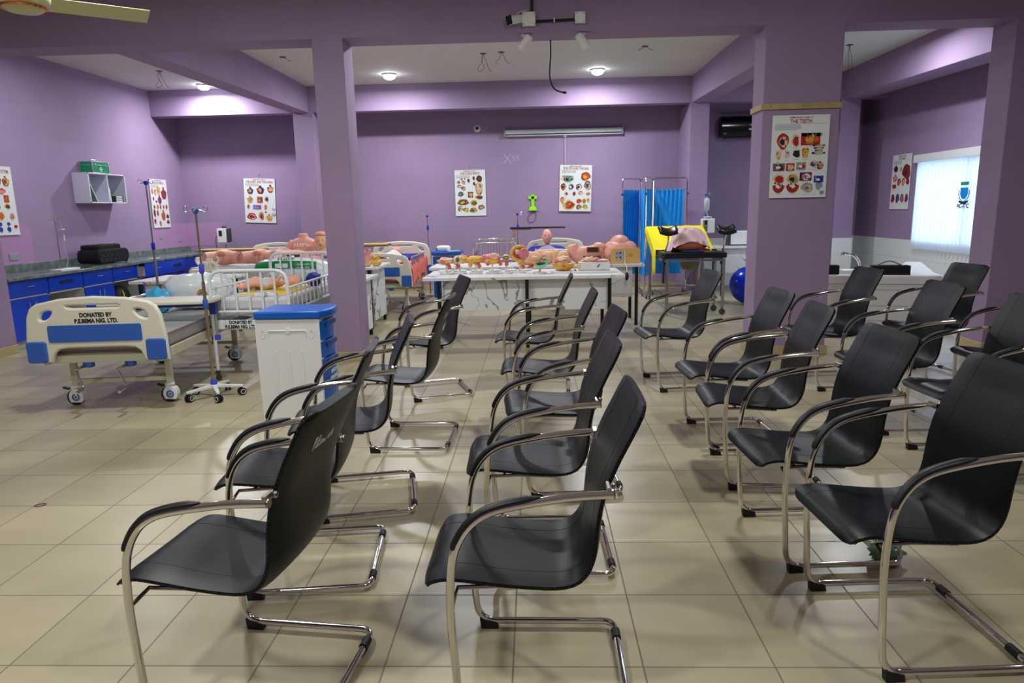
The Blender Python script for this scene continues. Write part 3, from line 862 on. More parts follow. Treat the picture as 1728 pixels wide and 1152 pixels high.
base_unit('blue cabinet with a lettered drawer pulled open, behind the first open drawer', 11.44, 12.0, doors=2, label_strip=True, pull=.08)
base_unit('blue base cabinet at the far end of the worktop by the back wall', 12.02, 12.75, doors=2, pull=.03)
bp_ = thing('black_bag', 'black rucksack with yellow trim in the open bay below the worktop', 'bag', (-6.45, 10.3, 0))
MB().blob((0, 0, .24), (.14, .2, .3), sq=.7, amp=.05).build('bag_body', RUBBER, bp_)
MB().tube(spline([(.13, -.08, .3), (.15, -.09, .4), (.11, -.06, .47)], 4), .007, 6).build('yellow_trim', YCLOTH, bp_)

# things on the worktop
sc = thing('suitcase', 'black soft suitcase lying on the granite worktop', 'suitcase', (-6.62, 10.36, .88))
s = MB(); s.prism(rrect(-.40, .37, .015, .22, .08, 5), -.17, .17, 'yz'); s.build('case_body', mat('black_cloth', (15, 16, 20), .85, bump=.2, bscale=90), sc, bevel=.02, seg=3)
MB().prism(rrect(-.33, .22, .2, .29, .04, 4), -.15, .14, 'yz').build('front_pocket', MATS['black_cloth'], sc, bevel=.015)
MB().tube(spline([(.03, .14, .29), (.03, .2, .31), (.03, .26, .29)], 4), .009, 6).build('zip_flap', GREY, sc)
for y in (-.33, -.05, .3): MB().lathe([(.02, -.01), (.02, .01)], 12, (.15, y, .02), Matrix.Rotation(PI / 2, 4, 'Y')).build('wheel', RUBBER, sc)
st = MB()
for i in range(9): st.blob((.172, -.34 + (i % 5) * .11 + (i // 5) * .05, .06 + (i // 5) * .07), (.004, .007, .007), n=6, m=4)
st.build('stud', CHROME, sc)
ms = iv_pole('small chrome drip stand with white tubing on the worktop', (-6.36, 9.0, .905), .68, collars=(), r=.006, base='none', topm=CHROME, name='bench_drip_stand')
MB().box(.02, .04, -.0125, .16, .38, .025).build('base_board', WPLAST, ms, bevel=.003)
MB().tube(spline([(.02, .05, .66), (.03, .09, .45), (.02, .08, .3), (.03, .1, .12), (.02, .07, .01)], 5), .0035, 6).build('drip_tube', MESHW, ms)
MB().cyl((.03, .09, .44), (.03, .09, .37), .008).box(.02, .08, .52, .05, .06, .012).build('drip_chamber', WPLAST, ms)
pl = MB().box(0, 0, 0, .12, .22, .004).build('paper_sheet', PAPER); pl.location = (-6.42, 11.35, .883); tag(pl, 'white paper sheet lying on the worktop right of the suitcase', 'paper')
pl = MB().box(0, 0, 0, .06, .2, .01).build('black_ruler', RUBBER); pl.location = (-6.4, 9.55, .886); tag(pl, 'thin black strip lying on the worktop left of the suitcase', 'tool')
# sockets
def socket(label, y, z, w=.146):
    t = thing('wall_socket', label, 'socket', (XL, y, z), 0)
    MB().bb(0, .012, -w / 2, w / 2, -.043, .043).build('face_plate', GREY, t, bevel=.003)
    for q in ((-.035, .035) if w > .1 else (0,)):
        m = MB()
        for dy, dz in ((0, .012), (-.011, -.01), (.011, -.01)): m.box(.0125, q + dy, dz, .002, .004 if dz > 0 else .007, .008 if dz > 0 else .004)
        m.build('socket_holes', INK, t, smooth=False)
    return t
socket('grey double wall socket under the leftmost poster', 8.93, 1.08)
socket('grey wall socket below the nose and speech poster, behind the drip stand', 12.62, 1.2, .09)
socket('low grey wall socket on the left wall by the worktop end', 13.3, 1.12, .09)
# wall shelf with first aid case
sh = thing('wall_shelf', 'white two-bay wall shelf box above the suitcase', 'shelf', (XL + .002, 10.8, 1.79))
SHM = mat('shelf_lilac', (206, 204, 224), .5)
s = MB(); a, b, hh_ = .25, .47, .455
s.bb(0, a, -b, b, 0, .018); s.bb(0, a, -b, b, hh_ - .018, hh_); s.bb(0, a, -b, -b + .018, .018, hh_ - .018); s.bb(0, a, b - .018, b, .018, hh_ - .018); s.bb(0, a, -.01, .008, .018, hh_ - .018); s.bb(0, .006, -b + .018, b - .018, .018, hh_ - .018)
s.build('shelf_box', SHM, sh, bevel=.002)
e = MB(); e.bb(a, a + .003, -b, b, 0, .018); e.bb(a, a + .003, -b, b, hh_ - .018, hh_); e.bb(a, a + .003, -b, -b + .018, 0, hh_); e.bb(a, a + .003, b - .018, b, 0, hh_); e.bb(a, a + .003, -.01, .008, 0, hh_)
e.build('edge_banding', WHITEP, sh, smooth=False)
def book(label, nm, loc, sz, m, tilt=0, group=None, cat='book'):
    t = thing(nm, label, cat, loc, 0, group); t.rotation_euler = (tilt, 0, 0)
    MB().box(0, 0, sz[2] / 2, sz[0], sz[1], sz[2]).build('cover', m, t, bevel=.002)
    MB().box(.006 if sz[0] > .02 else 0, 0, sz[2] / 2, sz[0] - .008, sz[1] * .75, sz[2] - .008).build('pages', PAPER, t, smooth=False)
    return t
book('green-grey booklet leaning in the left bay of the wall shelf', 'booklet', (-6.81, 10.52, 1.81), (.2, .016, .30), mat('green_cover', (88, 128, 112), .4), .5)
book('pale booklet standing beside the divider in the right bay of the shelf', 'booklet', (-6.81, 10.86, 1.81), (.2, .03, .22), mat('pale_green_cover', (150, 190, 170), .4), .1)
for k in range(3):
    book(['lowest', 'middle', 'topmost'][k] + ' dark book in the flat pile in the right bay of the shelf', 'dark_book', (-6.8, 11.06, 1.81 + .033 * k), (.2, .22 - .01 * k, .03), mat('dark_cover', (40, 34, 34), .5), 0, 'dark books piled in the shelf')
fa = thing('first_aid_case', 'green first aid case with white cross on the wall shelf', 'case', (-6.84, 10.74, 2.247), 0)
MB().bb(-.1, .1, -.2, .2, 0, .17).build('case_body', GREEN, fa, bevel=.004)
e = MB()
for y in (-.2, .2):
    for x in (-.1, .1): e.box(x, y, .085, .014, .014, .172)
for z in (.004, .12, .168):
    e.box(.1, 0, z, .008, .4, .01); e.box(-.1, 0, z, .008, .4, .01); e.box(0, -.2, z, .2, .008, .01); e.box(0, .2, z, .2, .008, .01)
e.build('alloy_edges', ALU, fa, bevel=.002)
MB().box(.102, 0, .06, .003, .07, .022).box(.102, 0, .06, .003, .022, .07).build('white_cross', WPLAST, fa, smooth=False)
MB().tube(fillet([(0, -.06, .17), (0, -.06, .205), (0, .06, .205), (0, .06, .17)], .015, 3), .007, 8).build('carry_handle', ALU, fa)
for y in (-.13, .13): MB().box(.105, y, .12, .01, .03, .04).build('latch', ALU, fa, bevel=.002)

# ------------------------------------------------------------------ near bed, overbed tray, drip stands, cot, cabinet
b1 = hospital_bed('cream and blue hospital bed nearest to the viewer, lettered footboard, no headboard', (-3.5, 5.25, 0), 5.3, head=False, lettering=True, rails=False)
MB().tube([(-.53, 1.15, .74), (-.53, 2.0, .74)], .016, 8).tube([(-.53, 1.25, .46), (-.53, 1.25, .74)], .01, 6).tube([(-.53, 1.9, .46), (-.53, 1.9, .74)], .01, 6).bb(-.54, -.42, 1.22, 1.28, .45, .47).bb(-.54, -.42, 1.87, 1.93, .45, .47).build('side_rail', ALU, b1)
tr_ = thing('overbed_tray', 'cream overbed tray with blue cross bar across the nearest bed', 'tray', (-3.47, 6.2, 0), math.radians(5.3))
P = [(-.5, -.2), (.4, -.2), (.46, -.17), (.5, -.1), (.5, .2), (-.5, .2)]
MB().prism(P, .775, .81, 'xy').build('tray_top', CREAM, tr_, bevel=.01, seg=3)
MB().bb(-.4, .46, -.03, .03, .735, .772).build('cross_bar', DKBLUE if False else mat('navy_plastic', (30, 40, 130), .35), tr_, bevel=.008)
MB().bb(.43, .49, -.05, .03, .66, .775).build('end_bracket', MATS['navy_plastic'], tr_, bevel=.01)
MB().box(.42, -.055, .755, .04, .012, .02).build('release_button', mat('red_plastic', (200, 40, 30), .4), tr_, bevel=.002)
MB().cyl((.475, -.02, .47), (.475, -.02, .68), .012, n=10).build('post', ALU, tr_)
MB().box(.475, -.02, .44, .05, .03, .05).build('post_foot', BLUEV, tr_, bevel=.004)
MB().cyl((-.52, 0, .47), (-.52, 0, .78), .012, n=10).build('post', ALU, tr_)
# wrapped pillows and blue pouch on the bed
def pillow(m, c, r, seed, amp=.12, sq=.75, n=28, mm=20): return m.blob(c, r, amp=amp, fr=2.6, seed=seed, n=n, m=mm, sq=sq)
w_ = thing('wrapped_pillow', 'white pillow in crinkled clear plastic on the nearest bed', 'pillow', (-3.5, 6.98, .612), .09)
pillow(MB(), (0, 0, .19), (.33, .2, .19), 3).build('pillow_body', PLASTICW, w_)
r_ = MB()
for k, c in enumerate(((200, 40, 30), (240, 200, 30), (30, 140, 70))):
    q = MB(); q.tube([(.1 + (.045 - k * .011) * math.cos(a), -.2 - .004 * k, .17 + (.045 - k * .011) * math.sin(a)) for a in [i * PI / 8 for i in range(9)]], .006, 5)
    q.build('printed_arc', mat('arc_%d' % k, c, .4), w_)
bl = MB().blob((0, 0, .12), (.14, .08, .12), amp=.35, fr=3, seed=5, n=20, m=14).build('blue_pouch', mat('sky_blue_plastic', (70, 176, 224), .3)); bl.location = (-3.8, 6.72, .612); tag(bl, 'crumpled sky-blue plastic pouch beside the wrapped pillow on the nearest bed', 'pouch')

iv_pole('drip stand with white five-wheeled base between the nearest bed and the cot', (-2.83, 5.72, 0), 1.63, collars=((1.08, BLUEV), (.78, BLUEP)), steel=mat('warm_steel', (176, 160, 130), .25, .9), topm=BLUEP)
iv_pole('tall thin drip stand behind the nearest bed in front of the nose and speech poster', (-4.42, 7.84, 0), 1.97, collars=((1.19, mat('cobalt_plastic', (20, 40, 200), .35)),), topm=MATS['cobalt_plastic'], rz=.8)

ct = thing('infant_cot', 'white tubular steel infant cot with lettered front plate', 'cot', (-2.7, 6.32, 0))
HWc, Lc = .37, 1.52
def arch(y, top, nm):
    m = MB(); m.tube(fillet([(-HWc, y, .08), (-HWc, y, top), (HWc, y, top), (HWc, y, .08)], .13, 7), .017, 12)
    m.tube([(-HWc, y, .665), (HWc, y, .665)], .014, 10)
    for k in range(5): m.tube([(-.25 + k * .125, y, .665), (-.25 + k * .125, y, top)], .011, 8)
    o = m.build(nm, WHITEP, ct)
    return o
arch(0, 1.05, 'foot_arch'); arch(Lc, 1.12, 'head_arch')
for s in (-1, 1):
    m = MB(); x = s * HWc
    m.tube([(x, 0, .88), (x, Lc, .88)], .012, 8); m.tube([(x, 0, .66), (x, Lc, .66)], .012, 8)
    for k in range(11): m.tube([(x, .12 + k * .128, .66), (x, .12 + k * .128, .88)], .008, 6)
    m.build('side_rail', WHITEP, ct)
    for y in (0, Lc):
        MB().cyl((x, y, .06), (x, y, .1), .02).lathe([(.015, -.012), (.028, -.01), (.028, .01), (.015, .012)], 14, (x, y, .028), Matrix.Rotation(PI / 2, 4, 'X')).build('caster', DGREY, ct)
pt_ = MB().bb(-HWc + .03, HWc - .03, -.012, .012, .50, .585).build('front_plate', WHITEP, ct, bevel=.003)
MB().bb(HWc - .03, HWc + .01, 0, Lc, .50, .55).bb(-HWc - .01, -HWc + .03, 0, Lc, .50, .55).bb(-HWc, HWc, .0, Lc, .49, .5).build('cot_frame', WHITEP, ct, bevel=.003)
text('plate_lettering', 'DONATED BY', .044, (-.1, -.0128, .563), (PI / 2, 0, 0), INK, pt_, bold=.002, sx=.8)
text('plate_lettering', 'P.E.BEMA NIG. LTD.', .044, (-.1, -.0128, .521), (PI / 2, 0, 0), INK, pt_, bold=.002, sx=.8)
cm = MB(); cm.bb(-.345, .345, .03, Lc - .03, .67, .79)
for z in (.60,): pass
cm.build('cot_mattress', WCLOTH, ct, bevel=.03, seg=4)
dr = MB(); dr.grid(lambda u, v: (-.33 + .66 * u, .035 + .01 * math.sin(u * 9) * (1 - v), .6 + .075 * v + .02 * math.sin(u * 5) * (1 - v)), 24, 4); dr.build('hanging_sheet', WCLOTH, ct, solid=.004)
# baby manikin and what lies round it
bm2 = thing('baby_manikin', 'pink vinyl baby manikin in a white diaper lying in the cot', 'manikin', (-2.74, 6.98, .862), math.radians(-72))
m = MB()   # along local y: head at +y
body = MB()
def fnb(q, d): return q
body.blob((0, .02, .0), (.085, .14, .062), n=22, m=16)
body.tube(spline([(.045, -.09, 0), (.07, -.2, .02), (.06, -.3, -.02), (.055, -.36, -.02), (.06, -.40, 0)], 4), [.046] * 4 + [.042] * 4 + [.032] * 4 + [.026] * 4 + [.02], 12)
body.tube(spline([(-.045, -.09, 0), (-.1, -.18, .04), (-.09, -.27, .0), (-.08, -.33, -.02), (-.09, -.37, .01)], 4), [.046] * 4 + [.042] * 4 + [.032] * 4 + [.026] * 4 + [.02], 12)
body.tube(spline([(.08, .1, .01), (.15, .06, .02), (.2, .1, .07), (.22, .13, .11)], 4), [.03] * 4 + [.026] * 4 + [.02] * 4 + [.018], 10)
body.tube(spline([(-.08, .1, .01), (-.15, .05, .0), (-.19, -.02, -.01), (-.2, -.07, 0)], 4), [.03] * 4 + [.026] * 4 + [.02] * 4 + [.018], 10)
body.blob((0, .16, .01), (.03, .04, .03), n=10, m=8)
BSK = mat('baby_vinyl', (232, 172, 154), .45); bm2.scale = (.85, .85, .85)
bo = body.build('body', BSK, bm2)
for sx_, bx in ((1, (.225, .145, .13)), (-1, (-.2, -.09, .005))):
    for k in range(5):
        a = -.7 + k * .35
        MB().tube([Vector(bx), Vector(bx) + Vector((math.sin(a) * .018, -.01 * sx_, math.cos(a) * .022)), Vector(bx) + Vector((math.sin(a) * .026, -.012 * sx_, math.cos(a) * .034))], [.006, .0055, .004], 6).build('finger', BSK, bo)
Rf = Matrix.Rotation(-PI / 2, 4, 'X')
hd = head_mesh((0, .265, .02), .075, Rf).build('head', BSK, bm2)
face_marks((0, .265, .02), .075, Rf, hd, RINK)
dp = MB(); dp.blob((0, -.06, 0), (.1, .1, .075), n=20, m=12, amp=.12, seed=2); dp.build('diaper', WCLOTH, bm2)
sb = MB().bb(-.22, .28, -.3, .3, 0, .016).build('yellow_board', mat('yellow_board', (236, 206, 20), .4), bevel=.004); sb.location = (-2.7, 6.9, .786); tag(sb, 'flat yellow board under the baby manikin in the cot', 'board')
gb = MB().box(0, 0, .02, .2, .16, .04).build('plastic_packet', PLASTICW, bevel=.008); gb.location = (-2.62, 6.52, .79); gb.rotation_euler = (0, 0, .3); tag(gb, 'clear plastic packet before the baby manikin in the cot', 'packet')
bb_ = MB().blob((0, 0, .07), (.07, .12, .07), amp=.3, seed=9, sq=.8).build('blue_cloth_bundle', DKBLUE); bb_.location = (-2.42, 7.38, .79); tag(bb_, 'dark blue cloth bundle in the far right corner of the cot', 'cloth')
mo_ = thing('monitor_unit', 'grey control unit with keypad leaning inside the far left of the cot', 'device', (-2.98, 7.35, .79), .1)
MB().hexa([(-.07, -.05, 0), (.07, -.05, 0), (.07, .05, 0), (-.07, .05, 0), (-.07, -.02, .17), (.07, -.02, .17), (.07, .05, .17), (-.07, .05, .17)]).build('casing', GREY, mo_, bevel=.006)
k_ = MB()
for i in range(3):
    for j in range(4): k_.box(-.04 + i * .03, -.047 + .03 * (j * .03 + .04) / .17, .04 + j * .03, .024, .004, .022)
k_.build('keypad', DGREY, mo_, bevel=.002)
bx_ = MB().box(0, 0, .03, .12, .16, .06).build('grey_box', GREY, bevel=.005); bx_.location = (-2.93, 6.95, .79); tag(bx_, 'small grey box by the feet of the baby manikin', 'box')

bedside_cabinet('white bedside cabinet with blue top and curved blue drawers behind the nearest chairs', (-1.86, 5.18, 0), 0, h=.85, w=.5, d=.4, lettering=True, top_over=.0)

# ------------------------------------------------------------------ tables on the left behind the cot
marble_table('white marble table behind the nearest bed, left end bare, by the worktop', -5.05, -3.95, 8.3, 9.2, .78)
marble_table('marble table directly behind the cot, its right end past the near left pillar', -3.3, -2.03, 7.93, 8.75, .78, ends=True, panel=(.1,))
marble_table('marble table with two small torso models, right of the near left pillar', -3.3, -2.12, 9.1, 10.0, .84, ends=True)
marble_table('marble table carrying the pink torso models near the back left', -5.2, -3.05, 10.15, 10.75, .80, panel=(.3,))
pb = thing('pillow_bag', 'white pillow bag with green band lettered PILLOW behind the cot', 'pillow', (-2.92, 8.16, .78))
pillow(MB(), (0, 0, .135), (.46, .2, .135), 11, .08, .7).build('pillow_body', PLASTICW, pb)
def pfn(u, v, z0, z1, e=.006):
    x = -.4 + .74 * u; z = z0 + (z1 - z0) * v
    d = Vector((x / .46, 0, (z - .135) / .135)); k = max(0, 1 - abs(d.x) ** 2.86 - abs(d.z) ** 2.86) ** .35
    return (x, -.2 * k - e - .012, z + .02 * math.sin(u * 3))
gband = MB(); gband.grid(lambda u, v: pfn(u, v, .14, .225), 20, 5); gband.build('green_band', mat('green_print', (20, 140, 70), .4), pb)
text('bag_lettering', 'PILLOW', .055, (-.03, -.13, .262), (PI / 2 - .75, 0, 0), mat('green_ink', (16, 100, 60), .5), pb, bold=.002)
text('bag_lettering', 'NICEPOIN', .03, (.2, -.224, .2), (PI / 2, 0, 0), PAPER, pb); text('bag_lettering', 'Weight 900g', .03, (.2, -.226, .165), (PI / 2, 0, 0), PAPER, pb)
MB().prism(rrect(-.13, .02, .165, .215, .01), -.222, -.226, 'xz').build('print_patch', PAPER, pb)
def bone(label, loc, rz, mat_=None):
    t = thing('pelvis_bone_model', label, 'bone model', loc, rz, None)
    m = MB()
    for s in (-1, 1):
        m.grid(lambda u, v: Vector((s * (.05 + .07 * math.sin(v * 2.2) + .02 * math.cos(u * PI)), -.04 + .1 * u, .02 + .13 * v)), 8, 8)
        m.tube([(s * .05 + .035 * math.cos(i * PI / 6), -.03, .045 + .035 * math.sin(i * PI / 6)) for i in range(12)], .013, 6, closed=True)
    m.box(0, .04, .08, .07, .04, .1)
    m.build('bone', mat('bone_white', (226, 222, 206), .45), t, solid=.012)
    return t
cb = MB().box(0, 0, .06, .3, .2, .12).build('cream_box', CREAM, bevel=.008); cb.location = (-3.72, 8.62, .78) if False else (-4.2, 8.55, .78); tag(cb, 'cream plastic box behind the wrapped pillow', 'box')
bone('white pelvis bone model at the left, on the marble table behind the wrapped pillow', (-4.13, 8.55, .90), .2)
cb2 = MB().box(0, 0, .06, .34, .2, .12).build('cream_box', CREAM, bevel=.008); cb2.location = (-3.2 - .0, 8.5, .78) if False else (-3.12, 8.6, .78)
cb2.location = (-3.14, 8.58, .78); tag(cb2, 'cream plastic box left of the lettered pillow bag', 'box')
if True:
    bt_ = bone('white bone model with blue ties left of the lettered pillow bag', (-3.16, 8.58, .90), -.3)
    MB().tube(spline([(-.08, -.07, .06), (0, -.09, .1), (.06, -.07, .12)], 4), .008, 6).build('blue_tie', BLUEP, bt_)
# pink torso models
def pelvis_torso(label, loc, rz, sc_=1.0, hole=False):
    t = thing('pelvis_model', label, 'anatomical model', loc, rz, 'pink torso models on the back left table')
    m = MB()
    m.blob((0, 0, .13), (.17, .13, .12), n=26, m=18, sq=.85)
    for s in (-1, 1): m.tube(spline([(s * .08, 0, .13), (s * .17, -.06, .13), (s * .25, -.13, .13)], 4), [.1] * 3 + [.095] * 3 + [.09] * 3, 20)
    m.build('body', SKIN, t, ang=60)
    MB().tube(spline([(0, -.12, .15), (.0, -.16, .12), (.0, -.17, .07)], 4), .018, 8).blob((0, -.125, .19), (.06, .02, .045), n=12, m=8).build('genital_insert', mat('tan_insert', (206, 140, 120), .5), t)
    return t
pelvis_torso('pink male pelvis torso with cut thighs, leftmost on the back left table', (-4.78, 10.42, .80), .1)
pelvis_torso('pink pelvis torso with cut thighs, second from left on the back left table', (-4.2, 10.4, .80), -.05)
t = thing('abdomen_model', 'pink abdomen model with a dark red opening, behind the lettered pillow bag', 'anatomical model', (-3.68, 10.32, .80), .1, 'pink torso models on the back left table')
MB().blob((0, 0, .11), (.24, .16, .12), n=26, m=16, sq=.8).build('body', SKIN, t); MB().blob((0.04, -.1, .15), (.12, .08, .06), n=16, m=10).build('red_opening', DARKR, t)
t = thing('chest_torso', 'headless pink chest torso standing upright on the back left table', 'anatomical model', (-3.6, 10.63, .80), 0, None)
prf = [(.15, .0, 0), (.15, .11, .02), (.16, .11, .12), (.19, .115, .22), (.205, .11, .29), (.2, .1, .335), (.16, .085, .37), (.085, .07, .40), (.07, .065, .43), (.068, .064, .455), (.05, .05, .465)]
def ell(u, v):
    i = v * (len(prf) - 1); k = min(int(i), len(prf) - 2); f = i - k; a, b, z = [prf[k][q] * (1 - f) + prf[k + 1][q] * f for q in range(3)]
    if k == 0: b = max(b, .09)
    th = 2 * PI * u; return Vector((a * math.cos(th), b * math.sin(th), z))
m = MB(); m.grid(ell, 28, 31, close_u=True); m.blob((0, 0, .455), (.055, .055, .012), n=16, m=6)
for s in (-1, 1): m.tube(spline([(s * .16, 0, .31), (s * .205, 0, .285), (s * .235, 0, .24)], 4), [.07] * 3 + [.062] * 3 + [.055] * 3, 16)
m.build('body', SKIN, t, ang=60)
for s in (-1, 1): MB().blob((s * .08, -.112, .19), (.012, .006, .012), n=10, m=6).build('nipple', mat('nipple', (190, 110, 100), .5), t)
text('chest_lettering', 'P.E.BEMA', .065, (0, -.119, .29), (PI / 2, 0, 0), mat('white_ink2', (225, 222, 215), .6), t, bold=.003, sx=.9)
t = thing('head_bust', 'pink manikin head and shoulders with open mouth beside the near left pillar', 'manikin', (-3.22, 10.3, .80), .15)
hd = head_mesh((0, 0, .36), .115).build('head', SKIN2, t)
face_marks((0, 0, .36), .115, None, hd, DARKR, mat('dark_line', (120, 80, 60), .6))
MB().blob((0, .01, .45), (.093, .112, .05), n=18, m=8).build('moulded_hair', mat('moulded_hair', (206, 140, 96), .6), hd)
m = MB(); m.tube([(0, .01, .1), (0, .01, .26)], [.07, .06], 18); m.blob((0, .01, .07), (.2, .1, .075), n=22, m=12); m.build('neck_and_shoulders', SKIN, t)
MB().blob((.06, -.04, .12), (.07, .06, .02), n=12, m=8).build('blue_strap', BLUEP, t)
# far left bed with covered manikin, tray, pump
b4 = hospital_bed('cream hospital bed in the far left corner with a covered manikin', (-4.97, 11.05, 0), 0, rails=True)
def lying(label, loc, rz, cloth, hair=True, hm=None, pillow_m=None, L=.9, hw=.24, up=.0, tilt=0.0, headm=None, stripe=None):
    t = thing('patient_manikin', label, 'manikin', loc, rz)
    m = MB()
    def cf(u, v):
        a = -PI / 2 + PI * u; tp = 1 - .35 * max(0, .2 - v) * 5 * .5
        w = hw * (1 if v < .9 else 1 - (v - .9) * 4)
        return Vector((math.sin(a) * w * (1 + .15 * math.sin(v * 5)), -L + L * v, .0 + math.cos(a) * (.13 + .05 * v) + .008 * noise.noise(Vector((u * 8, v * 12, 3)))))
    m.grid(cf, 24, 24); m.build('covering_cloth', cloth, t, solid=.006)
    R = Matrix.Rotation(-PI / 2 + tilt, 4, 'X')
    hc = Vector((0, .17, .13)) if tilt < 1 else Vector((0, .08, .29))
    h_ = head_mesh(hc, .105, R).build('head', headm or SKIN, t)
    face_marks(hc, .105, R, h_, hm or RINK)
    MB().tube([(0, .0, .08), (0, .1, .11)] if tilt < 1 else [(0, .06, .08), (0, .08, .24)], .05, 14).build('neck', headm or SKIN, t)
    if hair: MB().blob(hc + R @ Vector((0, .035, .03)), (.088, .085, .115), n=18, m=12, R=R).build('hair', mat('dark_hair', (70, 56, 46), .8), h_)
    if pillow_m: MB().blob((0, .16, .02), (.33, .18, .075), n=24, m=14, sq=.7, amp=.1).build('pillow', pillow_m, t)
    return t
def dotted(name, base, dot, sc_=60):
    m = bpy.data.materials.new(name); m.use_nodes = True; nt = m.node_tree; b = nt.nodes['Principled BSDF']; b.inputs['Roughness'].default_value = .8
    tc = nt.nodes.new('ShaderNodeTexCoord'); v = nt.nodes.new('ShaderNodeTexVoronoi'); v.inputs['Scale'].default_value = sc_; nt.links.new(tc.outputs['Object'], v.inputs['Vector'])
    l = nt.nodes.new('ShaderNodeMath'); l.operation = 'LESS_THAN'; l.inputs[1].default_value = .3; nt.links.new(v.outputs['Distance'], l.inputs[0])
    x = nt.nodes.new('ShaderNodeMix'); x.data_type = 'RGBA'; x.inputs[6].default_value = rgb(*base); x.inputs[7].default_value = rgb(*dot); nt.links.new(l.outputs[0], x.inputs[0]); nt.links.new(x.outputs[2], b.inputs['Base Color'])
    return m
def striped(name, base, dot, sc_=22):
    m = bpy.data.materials.new(name); m.use_nodes = True; nt = m.node_tree; b = nt.nodes['Principled BSDF']; b.inputs['Roughness'].default_value = .8
    tc = nt.nodes.new('ShaderNodeTexCoord'); v = nt.nodes.new('ShaderNodeTexWave'); v.inputs['Scale'].default_value = sc_; nt.links.new(tc.outputs['Object'], v.inputs['Vector'])
    l = nt.nodes.new('ShaderNodeMath'); l.operation = 'GREATER_THAN'; l.inputs[1].default_value = .6; nt.links.new(v.outputs['Fac'], l.inputs[0])
    x = nt.nodes.new('ShaderNodeMix'); x.data_type = 'RGBA'; x.inputs[6].default_value = rgb(*base); x.inputs[7].default_value = rgb(*dot); nt.links.new(l.outputs[0], x.inputs[0]); nt.links.new(x.outputs[2], b.inputs['Base Color'])
    return m
NAVYDOT = dotted('navy_dotted_cloth', (58, 52, 110), (190, 186, 210), 70)
lying('manikin under navy dotted cloth on the far left bed, only head and chest in view', (-4.72, 12.28, .72), -.25, NAVYDOT, hair=True)
ot = thing('overbed_table', 'wooden-topped overbed table across the far left bed', 'table', (-5.3, 11.9, 0), 0)
MB().bb(-.56, .56, -.2, .2, .965, .99).build('table_top', BACKW, ot, bevel=.003); MB().bb(-.565, .565, -.205, .205, .955, .964).build('black_edge', BLACKM, ot, smooth=False)
MB().bb(-.52, -.46, -.03, .03, .05, .955).build('post', CHROME2, ot, bevel=.003); MB().bb(-.56, -.42, -.28, .28, .02, .05).build('base_bar', CHROME2, ot, bevel=.003)
ip = thing('infusion_pump_stand', 'white infusion pump on a pole in the far left corner', 'infusion pump', (-5.98, 13.15, 0))
MB().cyl((0, 0, .03), (0, 0, 1.05), .012).build('pole', CHROME2, ip); MB().lathe([(.13, 0), (.13, .015), (.03, .03)], 18).build('base_disc', CHROME2, ip)
MB().bb(-.12, .06, -.08, .08, 1.05, 1.32).build('pump_body', WPLAST, ip, bevel=.012); MB().bb(.06, .1, -.075, .075, 1.06, 1.32).build('grey_side', DGREY, ip, bevel=.01)
MB().bb(-.08, -.02, -.085, -.08, 1.18, 1.28).build('screen', INK, ip, smooth=False); MB().box(0, 0, 1.035, .22, .18, .012).build('tray', GREY, ip, bevel=.003)
MB().tube(spline([(-.12, 0, 1.15), (-.17, 0, 1.17), (-.19, 0, 1.05), (-.17, 0, .9)], 5), .006, 6).build('cable', RUBBER, ip)
MB().blob((-.0, 0, 1.345), (.05, .04, .03), n=10, m=6).build('top_knob', DGREY, ip)
# small torsos on the right-hand table
for lb, x, m1, hh_ in (('pink and yellow small torso model, left of two on the marble table', -2.3, mat('rose_vinyl', (216, 140, 122), .5), .23), ('small yellow torso model, right of two on the marble table', -2.17 + .0, YEL, .15)):
    t = thing('small_torso_model', lb, 'anatomical model', (x, 9.3, .84), 0)
    MB().blob((0, 0, .05), (.075, .05, .05), n=16, m=10, amp=.2, seed=4).build('lower_body', mat('pale_yellow_vinyl', (226, 188, 110), .5), t)
    m = MB(); m.tube(spline([(0, 0, .04), (.005, 0, hh_ * .5), (0, 0, hh_ * .8)], 4), [.055] * 4 + [.042] * 4 + [.05], 14)
    for s in (-1, 1): m.tube([(s * .025, 0, hh_ * .7), (s * .05, 0, hh_)], [.028, .024], 10)
    m.build('upper_body', m1, t)
